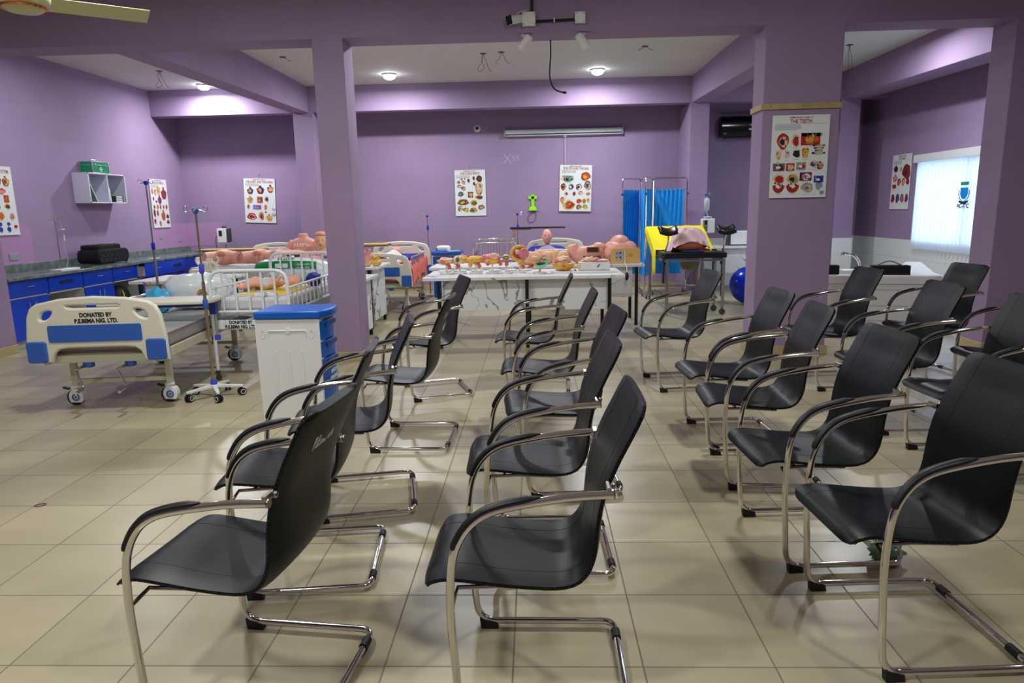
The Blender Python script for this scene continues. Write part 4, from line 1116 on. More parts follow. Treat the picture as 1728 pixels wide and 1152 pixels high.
# ------------------------------------------------------------------ posters
PM = {}
def pm(c):
    if c not in PM: PM[c] = mat('print_%d_%d_%d' % c, c, .35)
    return PM[c]
def poster(label, loc, rot, w, h, title, number, items, tilt=0.0, curl=0.0, cord=True):
    """hangs with its face to local -y, origin at the top middle"""
    t = thing('wall_poster', label, 'poster', loc, 0)
    t.rotation_euler = rot
    MB().bb(-w / 2, w / 2, -.004, .0, -h, 0).build('sheet', PAPER, t, smooth=False)
    for z0 in (-.012, -h - .003): MB().bb(-w / 2, w / 2, -.007, .003, z0, z0 + .014).build('hanging_strip', WPLAST, t, smooth=False)
    if cord: MB().tube([(-.045, -.003, 0), (0, -.003, .07), (.045, -.003, 0)], .0012, 4).blob((0, -.003, .075), (.008, .008, .008), n=6, m=5).build('cord', GREY, t)
    tt = text('poster_title', title, w * .092, (0, -.0042, -h * .074), (PI / 2, 0, 0), RINK, t, bold=w * .0025, ext=.0003)
    tt.scale = (min(.86, .042 * len(title)) * w / tt.dimensions.x if tt.dimensions.x > 0 else 1, 1, 1)
    tt = text('poster_number', number, w * .046, (0, -.0042, -h * .026), (PI / 2, 0, 0), INK, t, bold=w * .001, ext=.0003)
    tt.scale = (.4 * w / tt.dimensions.x if tt.dimensions.x > 0 else 1, 1, 1)
    cols = sorted({c for it in items for c in it[5:]} | {(60, 60, 60), (170, 60, 60)})
    mb = MB(); y0 = -.0045
    idx = {c: i for i, c in enumerate(cols)}
    rnd = random.Random(len(items) + len(title))
    def P(x, z): return ((x - .5) * w, -z * h)
    mb.m = idx[(170, 60, 60)]; mb.prism([P(.05, .1), P(.95, .1), P(.95, .1025), P(.05, .1025)], y0, -.0041)
    mb.m = idx[(60, 60, 60)]
    for k in range(6): mb.prism([P(.05, .115 + k * .011), P(.5 - .1 * rnd.random() * (k == 5), .115 + k * .011), P(.5, .118 + k * .011), P(.05, .118 + k * .011)], y0, -.0041)
    for (kind, cx, cz, rx, rz_, *cc) in items:
        rx *= 1.06; rz_ *= 1.06
        for li, c in enumerate(cc):
            mb.m = idx[c]; s = (1, .72, .42, .22)[li]; dx = (0, .1, -.12, .05)[li] * rx; dz = (0, .08, .1, -.1)[li] * rz_
            yy = -.0045 - .0002 * li
            if kind == 'r' and li == 0: pts = [P(cx - rx, cz - rz_), P(cx + rx, cz - rz_), P(cx + rx, cz + rz_), P(cx - rx, cz + rz_)]
            elif kind == 't' and li == 0:
                pts = [P(cx - rx, cz - rz_ * .7), P(cx - rx * .4, cz - rz_), P(cx, cz - rz_ * .8), P(cx + rx * .4, cz - rz_), P(cx + rx, cz - rz_ * .7), P(cx + rx * .8, cz + rz_ * .2), P(cx + rx * .6, cz + rz_), P(cx + rx * .3, cz + rz_ * .4), P(cx, cz + rz_ * .2), P(cx - rx * .3, cz + rz_ * .4), P(cx - rx * .6, cz + rz_), P(cx - rx * .8, cz + rz_ * .2)]
            elif kind == 'p' and li == 0:
                pts = [P(cx - rx * .25, cz - rz_), P(cx + rx * .25, cz - rz_), P(cx + rx * .3, cz - rz_ * .5), P(cx + rx, cz - rz_ * .2), P(cx + rx * .8, cz + rz_ * .6), P(cx + rx * .5, cz + rz_), P(cx - rx * .5, cz + rz_), P(cx - rx * .8, cz + rz_ * .6), P(cx - rx, cz - rz_ * .2), P(cx - rx * .3, cz - rz_ * .5)]
            elif kind == 'u' and li == 0:
                pts = [P(cx + rx * math.cos(a), cz + rz_ * math.sin(a)) for a in [i * PI / 8 for i in range(9)]] + [P(cx + rx * .5 * math.cos(a), cz - rz_ * .1 + rz_ * .5 * math.sin(a)) for a in [PI - i * PI / 8 for i in range(9)]]
            else:
                ph = rnd.random() * 6
                pts = [P(cx + dx + s * rx * (1 + .12 * math.sin(3 * a + ph) + .06 * math.sin(5 * a)) * math.cos(a), cz + dz + s * rz_ * (1 + .12 * math.cos(2 * a + ph)) * math.sin(a)) for a in [i * PI / 9 for i in range(18)]]
            mb.prism(pts, yy, -.0041)
        for q in range(7):
            mb.m = idx[cc[(q * 2 + 1) % len(cc)]] if q % 3 else idx[(60, 60, 60)]
            ax = cx + (rnd.random() - .5) * rx * 1.3; az = cz + (rnd.random() - .5) * rz_ * 1.3; r1 = rx * (.08 + .14 * rnd.random()); r2 = rz_ * (.06 + .12 * rnd.random()); ro = rnd.random() * 3
            mb.prism([P(ax + r1 * math.cos(a) * math.cos(ro) - r2 * math.sin(a) * math.sin(ro), az + r1 * math.cos(a) * math.sin(ro) + r2 * math.sin(a) * math.cos(ro)) for a in [i * PI / 4 for i in range(8)]], -.0055 - .00005 * q, -.0041)
        mb.m = idx[(60, 60, 60)]
        mb.prism([P(cx - rx * .5, cz + rz_ + .008), P(cx + rx * .5, cz + rz_ + .008), P(cx + rx * .5, cz + rz_ + .011), P(cx - rx * .5, cz + rz_ + .011)], y0, -.0041)
    mb.build('printed_pictures', [pm(c) for c in cols], t, smooth=False)
    return t
RD, BK, WH, CRM, YL, BR, BL, TN, PK, GY, OR = (176, 34, 26), (44, 30, 28), (226, 222, 214), (214, 190, 150), (214, 176, 60), (104, 54, 34), (40, 70, 160), (196, 136, 96), (226, 150, 150), (140, 150, 150), (200, 100, 40)
teeth = [('o', .2, .31, .1, .085, RD, CRM, BK), ('o', .42, .305, .065, .08, CRM, RD), ('r', .68, .29, .16, .07, RD, OR, YL), ('r', .7, .235, .17, .02, (170, 150, 190)),
 ('t', .13, .475, .065, .075, WH, CRM), ('t', .28, .465, .06, .065, WH, (200, 195, 185)), ('t', .44, .46, .08, .06, WH, BK), ('t', .6, .46, .06, .065, OR, YL),
 ('r', .83, .37, .1, .01, BK, CRM), ('r', .83, .4, .08, .01, BK, CRM), ('r', .83, .43, .06, .01, BK, CRM), ('r', .83, .46, .11, .012, BK, CRM),
 ('r', .15, .625, .1, .045, (120, 90, 90), BK, WH), ('r', .35, .625, .07, .045, RD, CRM), ('r', .54, .615, .08, .045, GY, RD, WH),
 ('r', .76, .59, .11, .06, WH, (180, 190, 205), BR), ('p', .87, .61, .06, .045, BK, TN),
 ('o', .16, .77, .1, .055, CRM, RD), ('o', .41, .77, .1, .06, YL, GY, BK), ('r', .63, .745, .1, .05, (110, 20, 30), WH, GY), ('r', .86, .78, .08, .04, BL, (30, 50, 120), WH), ('o', .87, .86, .06, .045, (140, 150, 180), GY),
 ('u', .16, .85, .1, .09, RD), ('u', .41, .85, .11, .09, RD), ('o', .67, .88, .1, .055, GY, CRM, (110, 120, 90)), ('r', .93, .945, .035, .02, GY)]
poster('poster of teeth hanging from the wooden strip on the wide front pillar', (2.635, 7.108, 2.41), (0, 0, 0), .56, .79, 'THE TEETH', 'HUMAN BODY CHART 13', teeth)
lungs = [('p', .2, .27, .1, .08, BR, (70, 50, 120), YL), ('p', .53, .25, .12, .09, BR, (70, 40, 110), YL), ('p', .85, .22, .1, .085, (130, 30, 50), YL, PK), ('p', .18, .47, .1, .08, YL, TN, GY), ('r', .5, .48, .09, .07, OR, BR, GY), ('o', .72, .46, .06, .06, GY, RD, BK),
 ('p', .12, .63, .05, .06, YL, GY, RD), ('r', .4, .65, .13, .05, (130, 120, 190), RD, (160, 160, 220)), ('p', .67, .64, .05, .06, TN, RD, YL), ('o', .22, .86, .14, .08, RD, PK, BR), ('o', .53, .85, .08, .09, TN, OR, BR), ('o', .67, .76, .03, .02, BR), ('p', .78, .88, .1, .075, TN, YL), ('u', .94, .68, .06, .04, (150, 160, 200)), ('u', .93, .8, .07, .05, GY)]
poster('slightly tilted poster of the chest and lungs on the back wall, far left', (-5.41, YB - .012, 2.26), (0, math.radians(2.5), 0), .62, .85, 'THE CHEST AND THE LUNGS', 'HUMAN BODY CHART 4', lungs)
birth = [('o', .12, .26, .05, .035, TN, BK, PK), ('o', .23, .2, .04, .025, RD, PK), ('o', .33, .19, .02, .015, RD), ('o', .29, .27, .06, .035, BR, CRM), ('o', .15, .35, .07, .035, BR, CRM), ('o', .28, .4, .07, .04, BR, CRM, TN), ('o', .45, .23, .04, .04, (110, 90, 60), BR), ('o', .62, .18, .04, .04, (110, 90, 60), BR), ('o', .63, .3, .04, .04, (110, 90, 60), BR),
 ('p', .78, .36, .12, .17, TN, CRM), ('o', .8, .2, .09, .07, BK, BR), ('o', .81, .48, .06, .05, (170, 180, 190)), ('o', .18, .52, .09, .055, (120, 110, 130), BK, GY), ('r', .5, .54, .08, .06, BR, YL, CRM), ('o', .78, .6, .13, .04, TN, BR), ('o', .25, .7, .17, .07, (110, 96, 60), BR, YL), ('o', .6, .72, .11, .06, YL, BR, (90, 110, 50)), ('o', .15, .84, .07, .06, BR, CRM, TN), ('o', .34, .87, .09, .045, (120, 80, 50), YL), ('o', .58, .88, .11, .055, (110, 60, 70), YL, BR), ('o', .84, .82, .1, .05, BR, GY, YL)]
poster('poster of child birth on the back wall, in the middle', (-1.25, YB - .012, 2.33), (0, 0, 0), .6, .87, 'THE CHILD BIRTH', 'HUMAN BODY CHART 11', birth)
eye = [('o', .25, .3, .2, .07, CRM, (20, 140, 140), BK), ('r', .25, .24, .18, .006, BR), ('o', .8, .24, .14, .085, RD, OR, YL), ('o', .12, .47, .08, .065, BR, OR, BK), ('o', .36, .47, .08, .065, GY, BK, WH), ('o', .6, .47, .09, .065, (120, 50, 80), WH, BK), ('o', .88, .43, .1, .1, (120, 100, 90), CRM, BR), ('o', .22, .62, .05, .035, OR, RD), ('o', .46, .62, .05, .045, TN, BR), ('o', .66, .6, .07, .04, OR, CRM), ('o', .9, .62, .06, .03, BR, TN),
 ('o', .1, .76, .06, .06, RD, YL), ('p', .3, .86, .2, .1, YL, RD, OR), ('o', .62, .78, .08, .045, RD, OR), ('o', .78, .78, .06, .05, YL, OR), ('o', .91, .76, .04, .035, (150, 40, 90), YL), ('o', .62, .91, .08, .05, BK, TN), ('o', .82, .9, .08, .045, (110, 150, 60), YL)]
poster('poster of the eye and the ear on the back wall under the projector screen', (.81, YB - .03, 2.375), (0, math.radians(1.8), 0), .62, .87, 'THE EYE AND THE EAR', 'HUMAN BODY CHART 7', eye)
nose = [('o', .12, .25, .05, .06, RD, TN), ('o', .28, .27, .05, .06, RD, PK), ('o', .48, .24, .1, .09, YL, CRM, TN), ('p', .78, .28, .16, .12, RD, (140, 60, 60)), ('p', .5, .42, .11, .08, BR, BL, RD), ('o', .14, .4, .04, .04, RD), ('o', .3, .46, .06, .02, RD), ('r', .14, .57, .05, .04, YL, BR), ('o', .33, .57, .06, .05, OR, TN), ('o', .5, .57, .05, .05, TN, RD), ('o', .68, .57, .05, .05, CRM, BR), ('o', .86, .57, .06, .05, TN, RD), ('o', .12, .7, .06, .08, RD, BR), ('o', .3, .7, .05, .06, RD, BR), ('p', .62, .74, .12, .1, RD, OR), ('o', .87, .77, .08, .045, (110, 30, 30)), ('o', .87, .89, .08, .045, (110, 30, 30), RD), ('o', .1, .87, .06, .05, RD), ('o', .4, .92, .06, .05, RD, TN)]
poster('poster of nose and speech on the left wall near the far corner', (XL + .012, 12.7, 2.24), (0, 0, -PI / 2 + PI), .58, .87, 'NOSE AND SPEECH', 'HUMAN BODY CHART 8', nose).rotation_euler = (0, 0, PI / 2)
dig = [('p', .25, .22, .12, .09, YL, BR, RD), ('p', .55, .2, .12, .08, BR, YL), ('p', .8, .21, .1, .07, BR, YL, RD), ('o', .3, .33, .1, .05, RD, (180, 190, 220)), ('o', .65, .36, .1, .04, RD, PK), ('r', .3, .44, .14, .02, (90, 160, 210)), ('r', .75, .47, .07, .05, RD, OR), ('o', .45, .6, .09, .05, BR, YL), ('o', .75, .58, .08, .04, YL, BR), ('o', .52, .72, .09, .06, YL, OR), ('o', .84, .73, .07, .05, PK, TN), ('o', .2, .84, .08, .035, BL), ('o', .45, .84, .07, .03, BL), ('o', .7, .84, .05, .025, BL), ('o', .2, .92, .08, .035, BL), ('o', .46, .92, .06, .035, BL), ('o', .7, .92, .06, .035, BL), ('o', .9, .88, .05, .025, RD), ('r', .15, .62, .02, .09, GY)]
poster('poster of a body system at the left edge of the picture, cut by the frame', (XL + .012, 8.8, 2.25), (0, 0, PI / 2), .6, .88, 'THE SKELETAL SYSTEM' if False else 'THE DIGESTIVE SYSTEM', 'HUMAN BODY CHART 5', dig)
heart = [('o', .78, .32, .2, .13, BR, RD, (80, 40, 60)), ('p', .2, .25, .12, .06, RD, BK), ('p', .2, .42, .12, .06, RD, PK), ('r', .18, .58, .1, .035, RD), ('o', .48, .27, .05, .04, BR, YL), ('o', .42, .5, .09, .06, (80, 40, 90), OR), ('o', .65, .5, .08, .06, RD, YL), ('o', .88, .5, .08, .06, (80, 50, 120), RD), ('o', .15, .8, .09, .08, (80, 40, 110), RD), ('o', .4, .8, .09, .08, BR, BL), ('o', .65, .8, .09, .08, (90, 40, 100), OR), ('o', .88, .8, .08, .08, RD, BL)]
poster('poster of the heart on the right wall beside the window blind', (XR - .012, 12.06, 2.33), (0, 0, -PI / 2), .6, .9, 'THE HEART', 'HUMAN BODY CHART 3', heart)
ws = thing('wooden_strip', 'pale wooden strip nailed round the wide pillar above the teeth poster', 'strip', (2.26, 7.12, 2.47))
MB().bb(-.02, .76, -.018, 0, 0, .055).build('front_strip', WOOD, ws, bevel=.002); MB().bb(-.02, -.0, .0, .34, .0, .055).build('side_strip', WOOD, ws, bevel=.002)
n_ = MB()
for x in (.07, .38, .68): n_.blob((x, -.02, .03), (.006, .004, .006), n=6, m=4)
n_.build('nail_head', CHROME2, ws)

# ------------------------------------------------------------------ back wall fittings
ps = thing('projector_screen', 'rolled-up projector screen case high on the back wall', 'projector screen', (.57, YB, 2.94), 0)
MB().bb(-1.11, 1.11, -.1, -.01, .03, .11).bb(-1.11, 1.11, -.085, -.06, -.01, .012).build('screen_case', mat('grey_green_case', (176, 184, 182), .35), ps, bevel=.006)
for x in (-1.12, 1.12): MB().bb(x - .01, x + .01, -.11, 0, -.01, .14).build('end_cap', GREY, ps, bevel=.003)
MB().tube([(.02, -.075, -.01), (0, -.075, -.03), (.06, -.075, -.03), (.04, -.075, -.01)], .004, 5).cyl((.03, -.075, -.03), (.03, -.045, -1.45), .0035, n=6).build('pull_cord', WPLAST, ps)
wc = thing('dome_camera', 'small round white camera with wires high on the back wall', 'camera', (-1.08, YB, 3.1))
MB().lathe([(.07, 0), (.07, .02), (.045, .05), (.03, .055)], 20, R=Matrix.Rotation(PI / 2, 4, 'X')).build('housing', WPLAST, wc); MB().blob((0, -.05, 0), (.032, .02, .032), n=14, m=8).build('lens', INK, wc)
for k in range(4): MB().tube(spline([(.07, -.01, 0), (.12, -.03, .03 - .02 * k), (.16 + .02 * k, -.02, -.02 + .02 * k)], 4), .003, 5).build('wire', [WPLAST, RINK, GREY, WPLAST][k], wc)
hk = thing('green_holder', 'lime green plastic holder on the back wall above the overbed table', 'holder', (-.035, YB, 1.53))
LIME = mat('lime_plastic', (150, 232, 20), .4)
MB().bb(-.03, .03, -.03, 0, .05, .31).bb(-.085, .085, -.03, 0, .22, .28).hexa([(-.085, -.05, 0), (.085, -.05, 0), (.085, 0, 0), (-.085, 0, 0), (-.05, -.04, .08), (.05, -.04, .08), (.05, 0, .08), (-.05, 0, .08)]).build('holder_body', LIME, hk, bevel=.005)
MB().tube(spline([(0, -.02, 0), (.06, -.015, -.08), (.02, -.012, -.2), (-.08, -.01, -.22), (-.1, -.012, -.12), (0, -.015, -.02)], 6), .004, 5).build('loop_cord', DGREY, hk)
ck = MB()
for st_ in ([(-.08, -.08), (-.02, 0), (.05, .09)], [(-.08, .09), (-.01, .0), (.07, -.09)], [(.15, .05), (.09, .05), (.085, .01), (.12, .01), (.13, -.02), (.09, -.035)], [(.24, .055), (.17, .05), (.168, .015), (.2, .015), (.205, -.015), (.17, -.03)]):
    ck.tube(spline([(a, 0, b) for a, b in st_], 3), .0035, 4)
ck = ck.build('chalk_scribble', mat('chalk', (220, 220, 225), .9)); ck.location = (-.5, YB - .003, 2.52); tag(ck, 'white chalk mark X55 written on the back wall', 'writing')
ac = thing('air_conditioner', 'black wall-mounted air conditioner on the back wall right of the column', 'air conditioner', (3.98, YB, 2.82))
MB().prism([(0, 0), (-.2, 0), (-.24, .06), (-.24, .3), (-.2, .36), (0, .36)], -.47, .47, 'yz').build('casing', mat('gloss_black', (12, 14, 20), .15), ac, bevel=.01); MB().bb(-.4, .45, -.2, -.1, -.03, 0).build('louvre', INK, ac, bevel=.004)
MB().box(.1, -.242, .2, .1, .004, .016).box(.06, -.242, .12, .05, .004, .03).build('display', WPLAST, ac, smooth=False); text('maker_mark', 'LG', .04, (-.4, -.242, .05), (PI / 2, 0, 0), WPLAST, ac)
# bulbs, loose wires
bproto = None
BL_M = mat('bulb_glow', (235, 246, 255), .3, emit=28)
for i, (x, y, lb) in enumerate([(1.07, 11.96, 'round lit ceiling lamp on the right of the middle bay'), (-2.37, 11.86, 'round lit ceiling lamp on the left of the middle bay'), (-5.72, 12.33, 'round lit ceiling lamp in the left bay')]):
    t = thing('ceiling_lamp', lb, 'lamp', (x, y, ZC), 0, 'lit ceiling lamps')
    MB().lathe([(.11, -.025), (.115, -.02), (.115, 0)], 24).build('lamp_base', WPLAST, t)
    o = MB().lathe([(.02, -.085), (.06, -.08), (.09, -.06), (.10, -.03), (.10, -.025)], 24).build('lamp_glass', BL_M, t)
    o.visible_shadow = True
def wires(label, x, y, n=3, L=.25, nm='loose_wires'):
    t = thing(nm, label, 'wire', (x, y, ZC))
    MB().cyl((0, 0, -.004), (0, 0, 0), .05).build('ceiling_hole', DGREY, t)
    for k in range(n):
        a = k * 2.1
        MB().tube(spline([(0, 0, 0), (.04 * math.cos(a), .04 * math.sin(a), -L * .4), (.09 * math.cos(a + .6), .02, -L * .8), (.12 * math.cos(a), 0, -L)], 5), .003, 5).build('wire', [mat('dark_wire', (40, 20, 24), .5), mat('red_wire', (150, 40, 40), .5)][k % 2], t)
wires('loose wires hanging from the middle bay ceiling, left of the cameras', -.72, 10.56); wires('second small bundle of loose wires beside the larger one in the middle bay', -.45, 10.5, 2, .16)
wires('loose wires hanging from the left bay ceiling', -5.83, 11.1); wires('loose wires hanging from the right bay ceiling', 4.6, 10.7, 3, .5)
wires('small dark wire stub on the left bay ceiling above the column', -3.62, 10.4, 1, .06); wires('grey wire stub on the middle bay ceiling, right of the hanging cable', 1.6, 10.4, 2, .05)
# cctv group on the front beam
def junction(label, x, z, s, y=7.12):
    t = thing('junction_box', label, 'junction box', (x, y, z)); MB().bb(-s / 2, s / 2, -.05, 0, -s / 2, s / 2).build('box_cover', WPLAST, t, bevel=.004)
    q = s / 2 - .015
    for a in (-1, 1):
        for b in (-1, 1): MB().blob((a * q, -.051, b * q), (.005, .003, .005), n=6, m=4).build('screw', DGREY, t)
    return t
junction('larger white junction box above the cameras on the front beam', -.03, 3.365, .125); junction('smaller white junction box at the right end of the black pipe', .465, 3.365, .10)
cd_ = tag(MB().cyl((.04, 7.1, 3.345), (.41, 7.1, 3.352), .012, n=8).build('black_conduit', BLACKM), 'horizontal black pipe joining the two junction boxes', 'pipe')
cd_ = tag(MB().cyl((.0, 7.1, 3.43), (.0, 7.1, 3.8), .013, n=8).build('black_conduit', BLACKM), 'vertical black pipe rising from the larger junction box to the ceiling', 'pipe')
cc_ = tag(MB().box(.215, 7.098, 3.35, .012, .036, .045).build('pipe_clip', WPLAST, bevel=.003), 'white clip on the black pipe between the junction boxes', 'clip')
def bullet(label, mount, dirv, up=None, wire=None, square=False):
    t = thing('bullet_camera', label, 'camera', mount, 0, 'white bullet cameras')
    d = Vector(dirv).normalized(); R = d.to_track_quat('Z', 'Y').to_matrix().to_4x4()
    up = Vector(up or (0, 0, -.075))
    n_up = up.normalized().to_track_quat('Z', 'Y').to_matrix().to_4x4()
    MB().lathe([(.035, 0), (.035, .008), (.016, .014), (.014, up.length)], 16, R=n_up).blob(up, (.02, .02, .02), n=10, m=8).build('mount', WPLAST, t)
    c = up + d * -.02
    MB().lathe([(.026, -.07), (.038, -.06), (.04, .05), (.046, .085), (.042, .09)], 18, c, R).build('housing', WPLAST, t)
    if square: MB().box(0, 0, 0, .085, .085, .012).build('lens_window', INK, t, bevel=.008).matrix_local = Matrix.Translation(c + d * .092) @ R
    else: MB().lathe([(.036, .0905), (.034, .093)], 16, c, R).build('lens_window', INK, t)
    if wire: MB().tube(spline(wire, 5), .004, 5).build('cable', WPLAST, t)
    return t
bullet('white bullet camera under the beam below the larger junction box', (-.075, 7.2, 3.25), (-.75, .45, -.75), None, [(0, 0, 0), (.04, -.05, .02), (.045, -.07, .06)])
bullet('white bullet camera under the beam below the smaller junction box', (.50, 7.2, 3.25), (.75, .45, -.75), None, [(0, 0, 0), (-.03, -.05, .03), (-.05, -.07, .06)])
bullet('white square-faced camera on the beam left of the larger junction box', (-.165, 7.12, 3.36), (-.75, -.6, -.2), (-.0, -.05, 0), [(0, 0, .02), (.04, -.02, .07), (.12, -.03, .085)], True)
cb_ = tag(MB().tube(spline([(.185, 7.46, 3.25), (.185, 7.46, 3.1), (.175, 7.46, 2.9), (.22, 7.46, 2.78), (.31, 7.46, 2.74)], 6), .008, 7).tube([(.31, 7.46, 2.74), (.345, 7.46, 2.735)], .012, 8).build('hanging_cable', RUBBER), 'black cable hanging loose from the front beam with a plug at its end', 'cable')
# ceiling fan
fn_ = thing('ceiling_fan', 'cream ceiling fan at the top left corner with one blade in view', 'fan', (-2.73, 3.86, 2.70), 0)
FANM = mat('cream_enamel', (206, 206, 150), .35)
MB().lathe([(.02, -.045), (.08, -.04), (.115, -.015), (.13, .02), (.13, .05), (.1, .09), (.04, .11)], 30).build('motor_housing', FANM, fn_)
MB().lathe([(.1, -.026), (.108, -.03), (.116, -.02), (.11, -.014)], 30).build('copper_ring', mat('copper', (200, 120, 80), .2, 1.0), fn_)
MB().cyl((0, 0, .1), (0, 0, 1.1), .014).lathe([(.07, 1.14), (.06, 1.08), (.02, 1.04)], 18).build('down_rod', FANM, fn_)
for k in range(3):
    a = .986 + k * 2 * PI / 3; R = Matrix.Rotation(a, 4, 'Z')
    m = MB(); m.T = R
    m.hexa([(.12, -.05, .04), (.66, -.065, .085), (.70, .06, .045), (.12, .055, -.005), (.12, -.05, .046), (.66, -.065, .091), (.70, .06, .051), (.12, .055, .001)])
    m.build('blade', FANM, fn_, bevel=.002)
# ------------------------------------------------------------------ front marble table, rear marble table and the models on them
marble_table('long marble table in the centre carrying the models on white stands', -1.28, 1.0, 7.66, 8.6, .82, legs=(-1.0 + .04, -.0 + .04, .87 + .1), panel=(.42,), py=.1, px=(-.93, .97))
marble_table('longer marble table behind the centre table, its right end sticking out', -1.42, 1.44, 9.08, 9.8, .82, legs=(-1.2, -.1, 1.33), panel=(.38,), ends=False)
def stand_model(label, x, y, build, h=.1, empty_=False):
    h += .035
    t = thing('womb_model', label, 'anatomical model', (x, y, .82), 0, 'womb models on white stands')
    MB().lathe([(.078, 0), (.08, .006), (.078, .016), (.03, .02), (.012, .028), (.010, h - .03)], 22).build('stand', WPLAST, t)
    MB().cyl((0, 0, h - .03), (0, 0, h + .01), .004, n=6).build('pin', DGREY, t)
    build(t, h); return t
def bl_(t, nm, c, r, m, seed=1, amp=.25, **k): return MB().blob(c, r, amp=amp * 1.15, fr=2.4, seed=seed, n=26, m=18, **k).build(nm, m, t)
def stem(t, c0, c1, m=ORNG, r=.022):
    MB().tube(spline([c0, ((c0[0] + c1[0]) / 2 + .005, (c0[1] + c1[1]) / 2, (c0[2] + c1[2]) / 2 + .01), c1], 4), [r * .8] * 4 + [r] * 5, 12).build('cervix', m, t)
def m_a(t, h):
    bl_(t, 'outer_shell', (-.02, 0, h + .03), (.08, .045, .042), YEL, 3); bl_(t, 'lining', (0, -.025, h + .045), (.085, .035, .036), PALE, 5, .3); bl_(t, 'fetus', (-.03, -.055, h + .03), (.03, .012, .022), PINKM, 7)
    stem(t, (.02, -.03, h + .0), (.045, -.05, h - .055))
def m_b(t, h):
    bl_(t, 'outer_shell', (.03, 0, h + .05), (.075, .045, .045), YEL, 11); bl_(t, 'lining', (-.03, -.02, h + .04), (.06, .04, .05), PALE, 12, .35); bl_(t, 'fetus', (-.02, -.055, h + .05), (.022, .012, .03), GRN, 14)
    stem(t, (-.03, -.03, h), (-.02, -.04, h - .05))
def m_c(t, h):
    bl_(t, 'outer_shell', (0, 0, h + .045), (.1, .055, .05), YEL, 21, .1); stem(t, (-.01, -.03, h + .02), (.06, -.05, h - .04)); bl_(t, 'tube_end', (-.06, -.02, h - .01), (.025, .02, .03), YEL, 22)
def m_d(t, h):
    bl_(t, 'outer_shell', (-.02, .01, h + .05), (.12, .05, .06), PINKM, 31, .15); bl_(t, 'fetus', (.03, -.035, h + .075), (.055, .035, .042), PALE, 32, .35); bl_(t, 'lining', (-.0, -.04, h + .02), (.1, .02, .03), YEL, 33, .3)
    stem(t, (.05, -.03, h + .02), (.11, -.06, h - .02)); bl_(t, 'tube_end', (-.05, -.04, h - .005), (.02, .018, .025), ORNG, 34)
def m_e(t, h):
    MB().tube([(.09 * math.cos(a), -.01, h + .1 + .08 * math.sin(a)) for a in [i * PI / 10 for i in range(20)]], .022, 10, closed=True).build('outer_shell', YEL, t)
    bl_(t, 'lining', (-.01, 0, h + .1), (.07, .03, .065), mat('dark_pink_model', (170, 70, 80), .5), 41, .2); bl_(t, 'fetus', (-.02, -.03, h + .12), (.03, .02, .03), PALE, 42)
    MB().lathe([(.055, 0), (.062, .008), (.055, .016)], 24, (.055, -.055, h + .1), Matrix.Rotation(PI / 2, 4, 'X')).build('placenta_disc', PINKM, t)
    stem(t, (-.0, -.03, h + .02), (.04, -.06, h - .06), YEL, .028); MB().blob((.045, -.075, h - .055), (.026, .02, .026), n=12, m=8).build('cervix_opening', ORNG, t)
def m_f(t, h):
    bl_(t, 'outer_shell', (0, 0, h + .05), (.05, .035, .035), PALE, 51); MB().tube([(.03 * math.cos(a), -.035, h + .055 + .016 * math.sin(a)) for a in [i * PI / 8 for i in range(16)]], .006, 6, closed=True).build('green_rim', GRN, t); stem(t, (0, -.02, h + .02), (.005, -.03, h - .04))
def m_g(t, h):
    bl_(t, 'outer_shell', (0, 0, h + .02), (.09, .05, .04), YEL, 61, .1); bl_(t, 'fetus', (-.03, .0, h + .08), (.06, .045, .05), PALE, 62, .3); bl_(t, 'fetus_arm', (.05, .01, h + .11), (.04, .02, .02), PALE, 63)
    MB().lathe([(.02, 0), (.085, .006), (.09, .012), (.02, .014)], 22, (.02, -.05, h + .015), Matrix.Rotation(-.25, 4, 'Y') @ Matrix.Rotation(.5, 4, 'X')).build('green_rim', GRN, t); bl_(t, 'membrane', (.02, -.055, h + .03), (.06, .03, .01), mat('violet_model', (120, 50, 110), .5), 64)
    MB().blob((-.1, -.03, h), (.028, .025, .03), n=12, m=8).build('cervix', mat('red_model', (200, 60, 40), .4), t)
for lb, x, y, f, h in (('first model from the left on a white stand, small with green detail', -1.06, 8.12, m_a, .085), ('second stand model from the left, with a yellow block behind it', -.9, 8.14, m_b, .085),
  ('third stand model from the left, smooth yellow dome', -.71, 8.1, m_c, .085), ('fourth stand model from the left, wide with a pale fetus on top', -.51, 8.1, m_d, .09),
  ('small stand model with a green-rimmed opening between two large ones', -.345, 8.08, m_f, .10), ('tall yellow ring model with a pink disc on a white stand', -.19, 8.14, m_e, .095), ('rightmost stand model with a green rim and red knob', .05, 8.02, m_g, .06)):
    stand_model(lb, x, y, f, h)
dproto = None
for k, x in enumerate((-1.12, -.93, -.72, -.5, -.3, -.13)):
    t = MB().lathe([(.075, 0), (.08, .004), (.08, .018), (.07, .02), (.066, .012)], 22).build('white_dish', WPLAST); t.location = (x, 8.42, .82)
    tag(t, ['leftmost', 'second', 'third', 'fourth', 'fifth', 'sixth'][k] + ' of the flat white round dishes behind the stand models', 'dish', 'white dishes behind the stand models')
